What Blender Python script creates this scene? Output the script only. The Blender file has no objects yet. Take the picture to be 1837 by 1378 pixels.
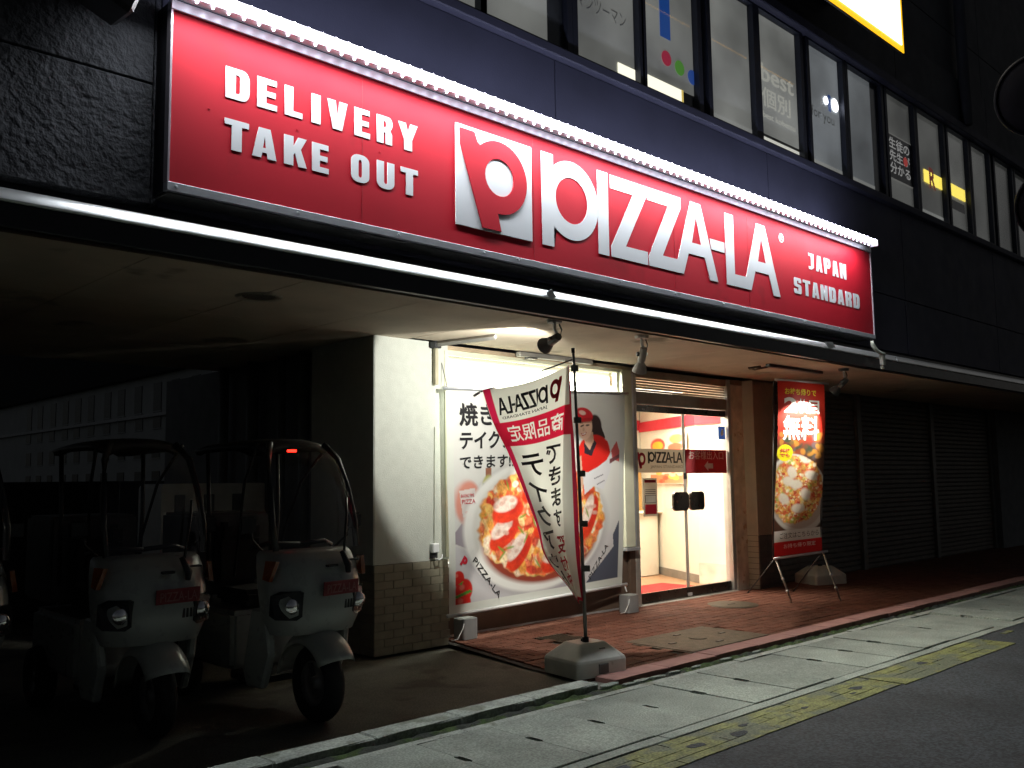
import bpy, bmesh, math, random
import numpy as np
from mathutils import Vector, Matrix
random.seed(7)
S = bpy.context.scene
C = S.collection
R = math.radians
# ------------------------------------------------------------------ camera, world, exposure
cd = bpy.data.cameras.new('camera'); cam = bpy.data.objects.new('camera', cd); C.objects.link(cam)
cd.sensor_width = 36; cd.lens = 32.7277; cd.clip_start = 0.05; cd.clip_end = 600
rr = Vector((0.72155, -0.69222, -0.01331)); uu = Vector((-0.06207, -0.08386, 0.99454)); ww = Vector((0.68956, 0.71678, 0.10352))
cam.matrix_world = Matrix(((rr.x, uu.x, -ww.x, 0), (rr.y, uu.y, -ww.y, 0), (rr.z, uu.z, -ww.z, 1.365), (0, 0, 0, 1)))
S.camera = cam
W = bpy.data.worlds.new('World'); S.world = W; W.use_nodes = True
wn = W.node_tree; sky = wn.nodes.new('ShaderNodeTexSky'); sky.sky_type = 'NISHITA'; sky.sun_disc = False
sky.sun_elevation = R(30); sky.sun_rotation = R(100)
hs = wn.nodes.new('ShaderNodeHueSaturation'); hs.inputs['Saturation'].default_value = .35; wn.links.new(sky.outputs[0], hs.inputs['Color']); wn.links.new(hs.outputs[0], wn.nodes['Background'].inputs[0]); wn.nodes['Background'].inputs[1].default_value = 0.006
S.view_settings.view_transform = 'Standard'; S.view_settings.look = 'None'; S.view_settings.exposure = 0; S.view_settings.gamma = 1
S.view_settings.use_curve_mapping = False
try:
    S.cycles.use_denoising = True
    S.cycles.max_bounces = 8; S.cycles.transparent_max_bounces = 12
    S.cycles.caustics_reflective = False; S.cycles.caustics_refractive = False
    S.cycles.sample_clamp_indirect = 4
except Exception: pass

def area(name, loc, rot, sx, sy, power, col=(1, 1, 1), spread=180):
    l = bpy.data.lights.new(name, 'AREA'); l.shape = 'RECTANGLE'; l.size = sx; l.size_y = sy; l.energy = power; l.color = col
    l.spread = R(spread)
    o = bpy.data.objects.new(name, l); C.objects.link(o); o.location = loc; o.rotation_euler = rot; return o
def spot(name, loc, target, power, ang, blend, col=(1, 1, 1), rad=.03):
    l = bpy.data.lights.new(name, 'SPOT'); l.energy = power; l.spot_size = R(ang); l.spot_blend = blend; l.color = col; l.shadow_soft_size = rad
    o = bpy.data.objects.new(name, l); C.objects.link(o); o.location = loc
    o.rotation_euler = (Vector(target)-Vector(loc)).to_track_quat('-Z', 'Y').to_euler(); return o
# lamps the photograph shows lit: LED bar over the sign, shop interior, three spotlights
LEDC = (.90, .95, 1.0)
area('led_bar_light', (5.55, 4.275, 3.783), (R(-14), 0, 0), 7.45, .05, 112, LEDC)
area('led_bar_upglow', (5.55, 4.285, 3.862), (R(180-14), 0, 0), 7.3, .04, 22, (.74, .78, 1.0))
area('shop_ceiling_light', (9.0, 7.3, 2.44), (0, 0, 0), 1.6, .6, 130, (1, .90, .74))
area('window_tube_light', (6.52, 6.47, 2.50), (0, 0, 0), 2.6, .10, 210, (.98, 1, .86))

# ------------------------------------------------------------------ materials
MATS = {}
def nodes(name):
    m = bpy.data.materials.new(name); m.use_nodes = True; t = m.node_tree; b = t.nodes['Principled BSDF']; return m, t, b
def pm(name, col, rough=.6, metal=0., var=.18, scale=6., bump=0., bscale=60., piece=0., dirt=None, spec=.5, coat=0., speck=None):
    """procedural material: colour noise, fine relief, a little tone per piece, optional dirt patches"""
    if name in MATS: return MATS[name]
    m, t, b = nodes(name); N = t.nodes; L = t.links
    tc0 = N.new('ShaderNodeNewGeometry' if piece else 'ShaderNodeTexCoord'); tc = N.new('NodeReroute'); L.new(tc0.outputs['Position' if piece else 'Object'], tc.inputs[0])
    n1 = N.new('ShaderNodeTexNoise'); n1.inputs['Scale'].default_value = scale; n1.inputs['Detail'].default_value = 6
    L.new(tc.outputs[0], n1.inputs['Vector'])
    mr = N.new('ShaderNodeMapRange'); mr.inputs[1].default_value = .3; mr.inputs[2].default_value = .7
    mr.inputs[3].default_value = 1-var; mr.inputs[4].default_value = 1+var
    L.new(n1.outputs['Fac'], mr.inputs[0]); val = mr.outputs[0]
    if piece:
        oi = N.new('ShaderNodeObjectInfo'); m2 = N.new('ShaderNodeMapRange'); m2.inputs[3].default_value = 1-piece; m2.inputs[4].default_value = 1+piece
        L.new(oi.outputs['Random'], m2.inputs[0]); mm = N.new('ShaderNodeMath'); mm.operation = 'MULTIPLY'
        L.new(val, mm.inputs[0]); L.new(m2.outputs[0], mm.inputs[1]); val = mm.outputs[0]
    vm = N.new('ShaderNodeVectorMath'); vm.operation = 'SCALE'; vm.inputs[0].default_value = col[:3]; L.new(val, vm.inputs['Scale'])
    out = vm.outputs[0]
    if dirt:
        n3 = N.new('ShaderNodeTexNoise'); n3.inputs['Scale'].default_value = dirt[1]; n3.inputs['Detail'].default_value = 8; L.new(tc.outputs[0], n3.inputs['Vector'])
        cr = N.new('ShaderNodeMapRange'); cr.inputs[1].default_value = dirt[2]; cr.inputs[2].default_value = dirt[2]+.08; L.new(n3.outputs['Fac'], cr.inputs[0])
        mx = N.new('ShaderNodeMixRGB'); mx.inputs[2].default_value = (*dirt[0], 1); L.new(cr.outputs[0], mx.inputs[0]); L.new(out, mx.inputs[1]); out = mx.outputs[0]
    if speck:      # fine aggregate grain: (scale, darkest, lightest factor)
        n5 = N.new('ShaderNodeTexNoise'); n5.inputs['Scale'].default_value = speck[0]; n5.inputs['Detail'].default_value = 3; L.new(tc.outputs[0], n5.inputs['Vector'])
        m5 = N.new('ShaderNodeMapRange'); m5.inputs[1].default_value = .38; m5.inputs[2].default_value = .64; m5.inputs[3].default_value = speck[1]; m5.inputs[4].default_value = speck[2]; L.new(n5.outputs['Fac'], m5.inputs[0])
        v5 = N.new('ShaderNodeVectorMath'); v5.operation = 'SCALE'; L.new(out, v5.inputs[0]); L.new(m5.outputs[0], v5.inputs['Scale']); out = v5.outputs[0]
    L.new(out, b.inputs['Base Color'])
    n4 = N.new('ShaderNodeTexNoise'); n4.inputs['Scale'].default_value = scale*3; L.new(tc.outputs[0], n4.inputs['Vector'])
    r2 = N.new('ShaderNodeMapRange'); r2.inputs[3].default_value = max(.03, rough-.1); r2.inputs[4].default_value = min(1, rough+.1); L.new(n4.outputs['Fac'], r2.inputs[0]); L.new(r2.outputs[0], b.inputs['Roughness'])
    b.inputs['Metallic'].default_value = metal; b.inputs['Specular IOR Level'].default_value = spec; b.inputs['Coat Weight'].default_value = coat
    if bump:
        n2 = N.new('ShaderNodeTexNoise'); n2.inputs['Scale'].default_value = bscale; n2.inputs['Detail'].default_value = 4; L.new(tc.outputs[0], n2.inputs['Vector'])
        bp = N.new('ShaderNodeBump'); bp.inputs['Strength'].default_value = .8; bp.inputs['Distance'].default_value = bump; L.new(n2.outputs['Fac'], bp.inputs['Height']); L.new(bp.outputs[0], b.inputs['Normal'])
    MATS[name] = m; return m
def film(name, col, tr=.5):
    if name in MATS: return MATS[name]
    m = pm(name, col, .6, var=.04); t = m.node_tree; tl = t.nodes.new('ShaderNodeBsdfTranslucent'); tl.inputs[0].default_value = (*col, 1)
    mx = t.nodes.new('ShaderNodeMixShader'); mx.inputs[0].default_value = tr; t.links.new(t.nodes['Principled BSDF'].outputs[0], mx.inputs[1]); t.links.new(tl.outputs[0], mx.inputs[2]); t.links.new(mx.outputs[0], t.nodes['Material Output'].inputs[0]); return m
def em(name, col, strength, var=0.):
    if name in MATS: return MATS[name]
    m, t, b = nodes(name); b.inputs['Base Color'].default_value = (*[min(.8, c*.6) for c in col], 1)
    b.inputs['Emission Color'].default_value = (*col, 1); b.inputs['Emission Strength'].default_value = strength; b.inputs['Roughness'].default_value = .5
    if var:
        tc = t.nodes.new('ShaderNodeTexCoord'); n = t.nodes.new('ShaderNodeTexNoise'); n.inputs['Scale'].default_value = 1.1; n.inputs['Detail'].default_value = 3
        t.links.new(tc.outputs['Object'], n.inputs['Vector']); mr = t.nodes.new('ShaderNodeMapRange'); mr.inputs[1].default_value = .3; mr.inputs[2].default_value = .7
        mr.inputs[3].default_value = strength*(1-var); mr.inputs[4].default_value = strength*(1+var); t.links.new(n.outputs['Fac'], mr.inputs[0]); t.links.new(mr.outputs[0], b.inputs['Emission Strength'])
    MATS[name] = m; return m
def glass(name, tint=(1, 1, 1), alpha=.12, rough=.03):
    """thin pane: mostly clear with a mirror-like film"""
    if name in MATS: return MATS[name]
    m = bpy.data.materials.new(name); m.use_nodes = True; t = m.node_tree; t.nodes.clear(); N = t.nodes
    o = N.new('ShaderNodeOutputMaterial'); g = N.new('ShaderNodeBsdfGlossy'); g.inputs['Roughness'].default_value = rough
    tr = N.new('ShaderNodeBsdfTransparent'); tr.inputs[0].default_value = (*tint, 1); fr = N.new('ShaderNodeLayerWeight'); fr.inputs[0].default_value = .5
    pw = N.new('ShaderNodeMath'); pw.operation = 'POWER'; pw.inputs[1].default_value = 4.0; t.links.new(fr.outputs['Facing'], pw.inputs[0])
    ad = N.new('ShaderNodeMath'); ad.operation = 'MULTIPLY_ADD'; ad.inputs[1].default_value = .85; ad.inputs[2].default_value = .035
    mx = N.new('ShaderNodeMixShader'); t.links.new(pw.outputs[0], ad.inputs[0]); t.links.new(ad.outputs[0], mx.inputs[0]); t.links.new(tr.outputs[0], mx.inputs[1]); t.links.new(g.outputs[0], mx.inputs[2]); t.links.new(mx.outputs[0], o.inputs[0])
    MATS[name] = m; return m
def vcol(name, rough=.5, transl=0., spec=.3):
    if name in MATS: return MATS[name]
    m, t, b = nodes(name); a = t.nodes.new('ShaderNodeVertexColor'); a.layer_name = 'print'
    t.links.new(a.outputs[0], b.inputs['Base Color']); b.inputs['Roughness'].default_value = rough; b.inputs['Specular IOR Level'].default_value = spec
    tc = t.nodes.new('ShaderNodeTexCoord'); n2 = t.nodes.new('ShaderNodeTexNoise'); n2.inputs['Scale'].default_value = 3; t.links.new(tc.outputs['Object'], n2.inputs['Vector'])
    bp = t.nodes.new('ShaderNodeBump'); bp.inputs['Distance'].default_value = .02; bp.inputs['Strength'].default_value = .4; t.links.new(n2.outputs['Fac'], bp.inputs['Height']); t.links.new(bp.outputs[0], b.inputs['Normal'])
    if transl:
        tl = t.nodes.new('ShaderNodeBsdfTranslucent'); t.links.new(a.outputs[0], tl.inputs[0]); mx = t.nodes.new('ShaderNodeMixShader'); mx.inputs[0].default_value = transl
        t.links.new(b.outputs[0], mx.inputs[1]); t.links.new(tl.outputs[0], mx.inputs[2]); t.links.new(mx.outputs[0], t.nodes['Material Output'].inputs[0])
    MATS[name] = m; return m

# ------------------------------------------------------------------ mesh builder
class MB:
    def __init__(s): s.v = []; s.f = []
    def add(s, v, f):
        o = len(s.v); s.v += [tuple(p) for p in v]; s.f += [tuple(i+o for i in q) for q in f]; return s
    def box(s, x0, y0, z0, x1, y1, z1):
        return s.add([(x0, y0, z0), (x1, y0, z0), (x1, y1, z0), (x0, y1, z0), (x0, y0, z1), (x1, y0, z1), (x1, y1, z1), (x0, y1, z1)],
                     [(0, 3, 2, 1), (4, 5, 6, 7), (0, 1, 5, 4), (1, 2, 6, 5), (2, 3, 7, 6), (3, 0, 4, 7)])
    def prism(s, pts, d):       # polygon pts (3D) swept by vector d
        n = len(pts); d = Vector(d); p = [Vector(q) for q in pts]
        return s.add(p+[q+d for q in p], [tuple(range(n-1, -1, -1)), tuple(range(n, 2*n))]+[(i, (i+1) % n, n+(i+1) % n, n+i) for i in range(n)])
    def tube(s, pts, r, n=8, cap=True):
        pts = [Vector(p) for p in pts]; rs = r if isinstance(r, (list, tuple)) else [r]*len(pts); vs = []; fs = []
        for i, p in enumerate(pts):
            d = (pts[min(i+1, len(pts)-1)]-pts[max(i-1, 0)]).normalized(); a = Vector((0, 0, 1)) if abs(d.z) < .9 else Vector((1, 0, 0))
            x = d.cross(a).normalized(); y = d.cross(x)
            vs += [p+(x*math.cos(2*math.pi*k/n)+y*math.sin(2*math.pi*k/n))*rs[i] for k in range(n)]
        for i in range(len(pts)-1):
            fs += [(i*n+k, i*n+(k+1) % n, (i+1)*n+(k+1) % n, (i+1)*n+k) for k in range(n)]
        if cap: fs += [tuple(range(n-1, -1, -1)), tuple(range((len(pts)-1)*n, len(pts)*n))]
        return s.add(vs, fs)
    def lathe(s, prof, c=(0, 0, 0), ax='z', n=24, a0=0, a1=360):
        full = abs(a1-a0) >= 360; m = n if full else n+1; vs = []; fs = []
        for k in range(m):
            a = R(a0+(a1-a0)*k/n)
            for (r, h) in prof:
                x, y, z = r*math.cos(a), r*math.sin(a), h
                p = {'z': (x, y, z), 'y': (x, z, y), 'x': (z, x, y)}[ax]; vs.append((p[0]+c[0], p[1]+c[1], p[2]+c[2]))
        q = len(prof)
        for k in range(n if full else n):
            k2 = (k+1) % m
            fs += [(k*q+i, k2*q+i, k2*q+i+1, k*q+i+1) for i in range(q-1)]
        return s.add(vs, fs)
    def grid(s, fn, nu, nv):
        vs = [fn(i/nu, j/nv) for j in range(nv+1) for i in range(nu+1)]
        return s.add(vs, [(j*(nu+1)+i, j*(nu+1)+i+1, (j+1)*(nu+1)+i+1, (j+1)*(nu+1)+i) for j in range(nv) for i in range(nu)])
    def mesh(s, name, bevel=0, smooth=False, seg=1):
        me = bpy.data.meshes.new(name); bm = bmesh.new(); vs = [bm.verts.new(v) for v in s.v]
        for f in s.f:
            try: bm.faces.new([vs[i] for i in f])
            except ValueError: pass
        if bevel: bmesh.ops.bevel(bm, geom=list(bm.edges), offset=bevel, segments=seg, affect='EDGES', clamp_overlap=True)
        bmesh.ops.recalc_face_normals(bm, faces=bm.faces); bm.to_mesh(me); bm.free()
        if smooth:
            for p in me.polygons: p.use_smooth = True
        return me
    def build(s, name, m, parent=None, bevel=0, smooth=False, label=None, seg=1, loc=None):
        return put(name, s.mesh(name, bevel, smooth, seg), m, parent, label, loc)
def put(name, me, m=None, parent=None, label=None, loc=None):
    o = bpy.data.objects.new(name, me); C.objects.link(o)
    if m is not None:
        if len(me.materials): o.data.materials[0] = m
        else: me.materials.append(m)
    if parent is not None: o.parent = parent
    if label: o['label'] = label
    if loc: o.location = loc
    return o
def tag(o, label=None, cat=None, group=None, kind=None):
    if label: o['label'] = label
    if cat: o['category'] = cat
    if group: o['group'] = group
    if kind: o['kind'] = kind
    return o
def thing(name, label, cat, loc=(0, 0, 0), rz=0, group=None):
    o = bpy.data.objects.new(name, None); C.objects.link(o); o.location = loc; o.rotation_euler = (0, 0, rz); o.empty_display_size = .1
    return tag(o, label, cat, group)
def copy_tree(o, parent=None):
    c = o.copy(); C.objects.link(c); c.parent = parent
    for ch in list(o.children): copy_tree(ch, c)
    return c
def shade(o, ang=40):
    me = o.data
    for p in me.polygons: p.use_smooth = True
    me.set_sharp_from_angle(angle=R(ang)) if hasattr(me, 'set_sharp_from_angle') else None
    return o
# flat lettering: text or polygons -> mesh in the XY plane
def curve_mesh(c, name):
    o = bpy.data.objects.new('tmp', c); C.objects.link(o); dg = bpy.context.evaluated_depsgraph_get(); dg.update()
    me = bpy.data.meshes.new_from_object(o.evaluated_get(dg)); bpy.data.objects.remove(o); me.name = name; me.materials.clear(); return me
def text_mesh(txt, bold=.0, ext=0., name='lettering', res=3):
    c = bpy.data.curves.new('t', 'FONT'); c.body = txt; c.offset = bold; c.extrude = ext; c.resolution_u = res; c.space_line = .95
    return curve_mesh(c, name)
def poly_mesh(loops, ext=0., name='letter'):
    c = bpy.data.curves.new('p', 'CURVE'); c.dimensions = '2D'; c.fill_mode = 'BOTH'; c.extrude = ext
    for l in loops:
        s = c.splines.new('POLY'); s.points.add(len(l)-1)
        for i, p in enumerate(l): s.points[i].co = (p[0], p[1], 0, 1)
        s.use_cyclic_u = True
    return curve_mesh(c, name)
def arr(me):
    a = np.empty(len(me.vertices)*3); me.vertices.foreach_get('co', a); return a.reshape(-1, 3)
def setarr(me, a): me.vertices.foreach_set('co', a.astype(float).ravel()); me.update()
def fit(me, x0, y0, x1, y1, keep=False, mirror=False):
    a = arr(me); lo = a.min(0); hi = a.max(0); sx = (x1-x0)/max(hi[0]-lo[0], 1e-6); sy = (y1-y0)/max(hi[1]-lo[1], 1e-6)
    if keep: sx = sy = min(sx, sy)
    a[:, 0] = x0+(a[:, 0]-lo[0])*sx; a[:, 1] = y0+(a[:, 1]-lo[1])*sy
    if mirror: a[:, 0] = x0+x1-a[:, 0]
    setarr(me, a); return me
def wallify(me, Y):            # XY plane -> XZ wall plane facing -Y at depth Y
    a = arr(me); b = np.stack([a[:, 0], Y-a[:, 2], a[:, 1]], 1); setarr(me, b); return me
def warp(me, fn):              # (u,v) -> 3D through a surface function
    a = arr(me); setarr(me, np.array([fn(p[0], p[1], p[2]) for p in a])); return me

def arc(cx, cy, r, a0, a1, n=24, ry=None):
    ry = r if ry is None else ry
    return [(cx+r*math.cos(R(a0+(a1-a0)*i/n)), cy+ry*math.sin(R(a0+(a1-a0)*i/n))) for i in range(n+1)]
def bowl(x0, x1, y0, y1, r):   # rounded on the right
    return [(x0, y0), (x1-r, y0)]+arc(x1-r, y0+r, r, -90, 0, 5)[1:]+arc(x1-r, y1-r, r, 0, 90, 5)+[(x0, y1)]
def rnd(x0, x1, y0, y1, r, rx=None):
    rx = rx or r
    return arc(x1-rx, y0+r, rx, -90, 0, 5, r)+arc(x1-rx, y1-r, rx, 0, 90, 5, r)+arc(x0+rx, y1-r, rx, 90, 180, 5, r)+arc(x0+rx, y0+r, rx, 180, 270, 5, r)
G = {
 'D': [bowl(0, 1, 0, 1, .3), bowl(.42, .60, .2, .8, .09)],
 'E': [[(0, 0), (1, 0), (1, .19), (.46, .19), (.46, .41), (.92, .41), (.92, .59), (.46, .59), (.46, .81), (.97, .81), (.97, 1), (0, 1)]],
 'L': [[(0, 0), (1, 0), (1, .19), (.48, .19), (.48, 1), (0, 1)]],
 'I': [[(0, 0), (1, 0), (1, 1), (0, 1)]],
 'V': [[(.26, 0), (.74, 0), (1, 1), (.60, 1), (.5, .42), (.40, 1), (0, 1)]],
 'R': [[(0, 0), (.42, 0), (.42, .42), (.54, .40), (.54, 0), (.95, 0), (.95, .38), (.84, .50)]+arc(.72, .76, .26, -50, 0, 3)+arc(.72, .76, .26, 0, 90, 5, .24)+[(0, 1)], bowl(.42, .58, .60, .82, .08)],
 'Y': [[(.29, 0), (.71, 0), (.71, .40), (1, 1), (.62, 1), (.5, .66), (.38, 1), (0, 1), (.29, .40)]],
 'T': [[(.29, 0), (.71, 0), (.71, .81), (1, .81), (1, 1), (0, 1), (0, .81), (.29, .81)]],
 'A': [[(0, 0), (.37, 0), (.41, .18), (.60, .18), (.63, 0), (1, 0), (.74, 1), (.26, 1)], [(.44, .34), (.57, .34), (.505, .72)]],
 'K': [[(0, 0), (.40, 0), (.40, .36), (.47, .46), (.62, 0), (1, 0), (.72, .60), (.98, 1), (.60, 1), (.40, .66), (.40, 1), (0, 1)]],
 'O': [rnd(0, 1, 0, 1, .24, .4), rnd(.40, .60, .18, .82, .09)],
 'U': [[(0, 1), (0, .24)]+arc(.4, .24, .4, 180, 270, 5, .24)+arc(.6, .24, .4, 270, 360, 5, .24)+[(1, 1), (.6, 1), (.6, .26)]+arc(.5, .26, .1, 0, -180, 5, .08)+[(.4, 1)]],
 'J': [[(.2, 0), (.6, 0), (.95, .14), (.95, 1), (.2, 1), (.2, .83), (.55, .83), (.55, .18), (.2, .18)]],
 'P': [[(0, 0), (.40, 0), (.40, .38), (.8, .38), (1, .52), (1, .88), (.82, 1), (0, 1)], [(.40, .56), (.62, .56), (.62, .82), (.40, .82)]],
 'N': [[(0, 0), (.36, 0), (.36, .5), (.62, 0), (1, 0), (1, 1), (.64, 1), (.64, .52), (.38, 1), (0, 1)]],
 'S': [[(.08, 0), (.9, 0), (1, .1), (1, .48), (.9, .57), (.42, .62), (.42, .82), (.62, .82), (.62, .70), (1, .70), (1, .9), (.9, 1), (.1, 1), (0, .9), (0, .54), (.1, .45), (.58, .40), (.58, .18), (.40, .18), (.40, .3), (0, .3), (0, .1)]],
}
def glyph(ch, x0, z0, x1, z1, Y, m, parent, ext=.0017):
    me = poly_mesh([[(x0+p[0]*(x1-x0), z0+p[1]*(z1-z0)) for p in l] for l in G[ch]], ext)
    return put('letter', wallify(me, Y), m, parent)
def label_text(txt, x0, z0, x1, z1, Y, m, parent, bold=.0, mirror=False, name='lettering', keep=False):
    me = fit(text_mesh(txt, bold), x0, z0, x1, z1, keep, mirror); return put(name, wallify(me, Y), m, parent)

# palette
M_asph = pm('asphalt', (.022, .027, .030), .9, var=.3, scale=1.3, bump=.006, bscale=110, dirt=((.015, .018, .02), .7, .56), speck=(60, .5, 1.8))
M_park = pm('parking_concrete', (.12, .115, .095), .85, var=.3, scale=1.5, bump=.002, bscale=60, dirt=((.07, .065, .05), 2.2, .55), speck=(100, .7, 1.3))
M_slab = pm('gutter_concrete', (.25, .28, .235), .9, var=.2, scale=3, bump=.003, bscale=140, piece=.12, dirt=((.19, .215, .18), 1.6, .56), speck=(90, .72, 1.25))
M_kerbc = pm('kerb_concrete', (.33, .36, .31), .9, var=.25, scale=7, bump=.004, bscale=90, piece=.10, dirt=((.2, .22, .17), 5, .55), speck=(70, .75, 1.2))
M_pink = pm('pink_kerb', (.34, .17, .14), .85, var=.2, scale=6, bump=.002, bscale=120, piece=.1, dirt=((.25, .13, .1), 6, .6))
M_brick = pm('red_paver', (.155, .065, .045), .8, var=.22, scale=5, bump=.003, bscale=120, piece=.16, spec=.2, dirt=((.13, .055, .038), 2.5, .60), speck=(80, .7, 1.25))
M_joint = pm('dark_joint', (.04, .035, .03), .95, var=.3)
M_moss = pm('moss', (.045, .075, .018), 1, var=.5, scale=12, bump=.01, bscale=60, dirt=((.035, .04, .03), 4, .48))
M_yel = pm('worn_yellow_paint', (.17, .18, .055), .85, var=.35, scale=9, bump=.002, bscale=120, dirt=((.11, .125, .075), 4, .49), speck=(70, .6, 1.25))
M_iron = pm('cast_iron', (.08, .065, .045), .6, .4, var=.3, scale=20, bump=.004, bscale=120)
M_tilew = pm('rough_wall_tile', (.085, .088, .10), .85, var=.2, scale=5, bump=.03, bscale=26, piece=.04)
M_navy = pm('navy_cladding', (.050, .052, .085), .7, var=.15, scale=2, bump=.001, bscale=80)
M_cladd = pm('dark_cladding', (.05, .055, .07), .75, var=.15, scale=2)
M_soff = pm('soffit_board', (.50, .43, .34), .85, var=.12, scale=2.5, piece=.05, dirt=((.2, .17, .13), 1.5, .64))
M_black = pm('black_fascia', (.012, .012, .018), .35, .1, var=.2)
M_alu = pm('aluminium', (.62, .64, .68), .38, .6, var=.1, scale=8, dirt=((.38, .4, .42), 6, .66))
M_zinc = pm('ledge_metal', (.80, .82, .82), .36, .90, var=.06, scale=3)
M_white = pm('white_render', (.50, .52, .48), .85, var=.05, scale=12, bump=.003, bscale=160)
M_cream = pm('cream_frame', (.66, .66, .52), .55, var=.06)
M_wtile = pm('beige_wall_tile', (.26, .24, .18), .6, var=.15, scale=9, piece=.10, bump=.001, bscale=90)
M_grey = pm('grey_wall', (.22, .225, .23), .85, var=.12, bump=.002, bscale=100)
M_brown = pm('brown_panel', (.14, .095, .07), .6, var=.15)
M_pill = pm('pillar_render', (.25, .22, .18), .8, var=.12, bump=.002, bscale=120)
M_dtile = pm('dark_pillar_tile', (.07, .05, .04), .5, var=.2, piece=.12)
M_rust = pm('rusted_paint', (.56, .50, .42), .8, var=.25, scale=7, bump=.003, bscale=50, dirt=((.36, .24, .14), 9, .60))
M_shut = pm('shutter_grey', (.15, .13, .115), .55, .3, var=.15, piece=.08)
M_red = pm('sign_red', (.56, .012, .028), .6, var=.12, scale=.9, spec=.2, dirt=((.42, .012, .022), 1.6, .60))
M_lwh = pm('acrylic_white', (.80, .82, .84), .5, var=.03)
M_blk = pm('black_plastic', (.015, .015, .017), .45, var=.2)
M_dkm = pm('dark_metal', (.05, .05, .055), .4, .6, var=.15)
M_rub = pm('rubber', (.012, .012, .012), .85, var=.3, bump=.002, bscale=80)
M_ink = pm('black_ink', (.012, .012, .015), .6, var=.1)
M_rink = pm('red_ink', (.55, .015, .04), .55, var=.1)
M_wink = pm('white_ink', (.86, .86, .82), .6, var=.05)
M_tank = pm('cloudy_plastic', (.58, .58, .52), .45, var=.12, scale=7, dirt=((.26, .25, .2), 5, .62))
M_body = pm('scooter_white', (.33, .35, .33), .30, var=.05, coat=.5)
M_glass = glass('clear_glass')
M_led = em('led_glow', (.86, .86, 1.0), 3.2)
M_ledb = em('led_bead', (.80, .76, 1.0), 45)

# ------------------------------------------------------------------ ground
def sheet(name, x0, y0, x1, y1, z, m, kind='structure'):
    o = MB().box(x0, y0, z-.2, x1, y1, z).build(name, m); tag(o, kind=kind); return o
sheet('road', -60, -40, 140, 3.10, -.008, M_asph)
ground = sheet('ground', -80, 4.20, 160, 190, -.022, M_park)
drain_bed = sheet('gutter_bed', -60, 3.10, 140, 4.20, -.05, M_joint)
# concrete gutter covers with lifting slots
gut = thing('gutter_channel', None, None); gut['kind'] = 'structure'
def slab_mesh():
    w = .491; a, b = 3.195, 3.972; cy = 3.61; n = .022; h = .060
    p = [(0, a), (w, a), (w, cy-h), (w-n, cy-h+.012), (w-n, cy+h-.012), (w, cy+h), (w, b), (0, b), (0, cy+h), (n, cy+h-.012), (n, cy-h+.012), (0, cy-h)]
    return MB().prism([(x, y, -.04) for x, y in p], (0, 0, .04)).mesh('slab', .003)
sm = slab_mesh()
for k in range(-4, 46):
    o = put('slab', sm, M_slab if not len(sm.materials) else None, gut); o.location = (3.101+.497*k, random.uniform(-.002, .002), random.uniform(-.003, .003)); o.rotation_euler = (R(random.uniform(-.15, .15)), R(random.uniform(-.2, .2)), R(random.uniform(-.12, .12)))
def strip(name, x0, x1, y0, y1, L, m, parent, z=.0, jit=.004, hh=.04, bev=.004, irr=0):
    x = x0; me = None
    while x < x1:
        l = L if not irr else L*random.uniform(1-irr, 1+irr)
        if irr or me is None:
            ey = [random.uniform(-1, 1)*irr*.04 for _ in range(6)]
            pts = [(0, y0+ey[0]), (l*.33, y0+ey[1]), (l*.66, y0+ey[2]), (l-.006, y0+ey[3]), (l-.006, y1), (0, y1)]
            me = MB().prism([(a, b, z-hh) for a, b in pts], (0, 0, hh)).mesh(name, bev)
        o = put(name, me, m if not len(me.materials) else None, parent); o.location = (x, random.uniform(-jit, jit)*.5, random.uniform(-jit, jit)); x += l
strip('edging_stone', -3, 26, 3.106, 3.188, 1.0, M_slab, gut, irr=.2)
strip('inner_edging_stone', -3, 26, 3.985, 4.055, 1.0, M_kerbc, gut, irr=.25)
# mossy gap
rng = np.random.RandomState(3)
mb = MB(); mb.grid(lambda u, v: (-3+29*u, 4.062+v*.125, -.018+.012*math.sin(u*900)*math.sin(v*9)+rng.uniform(-.006, .006)), 600, 4)
o = mb.build('moss', M_moss); tag(o, 'strip of dark green moss and grit in the gutter gap along the kerb', 'moss', kind='stuff')
kerb = thing('kerb', None, None); kerb['kind'] = 'structure'
strip('kerb_stone', -3, 4.80, 4.192, 4.352, .60, M_kerbc, kerb, z=.022, hh=.06, bev=.008)
strip('pink_kerb_stone', 4.985, 24, 4.205, 4.395, .597, M_pink, kerb, z=.016, hh=.05, bev=.005)
# broken concrete lumps at the end of the concrete kerb
for i, (x, y, s) in enumerate([(4.90, 4.20, .085), (5.02, 4.12, .06), (5.15, 4.13, .075), (5.33, 4.12, .07), (5.55, 4.13, .06), (5.8, 4.13, .05), (6.2, 4.13, .06), (6.6, 4.12, .05)]):
    mb = MB(); p = [(math.cos(a)*s*random.uniform(.8, 1.6), math.sin(a)*s*random.uniform(.35, .6), 0) for a in [j*math.pi/3.5 for j in range(7)]]
    o = mb.prism([(q[0], q[1]*.8, -.02) for q in p], (0, 0, .024)).build('broken_mortar', M_slab, kerb, .004); o.location = (x, y, -.004); o.rotation_euler = (R(random.uniform(-4, 4)), R(random.uniform(-4, 4)), 0)
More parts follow.
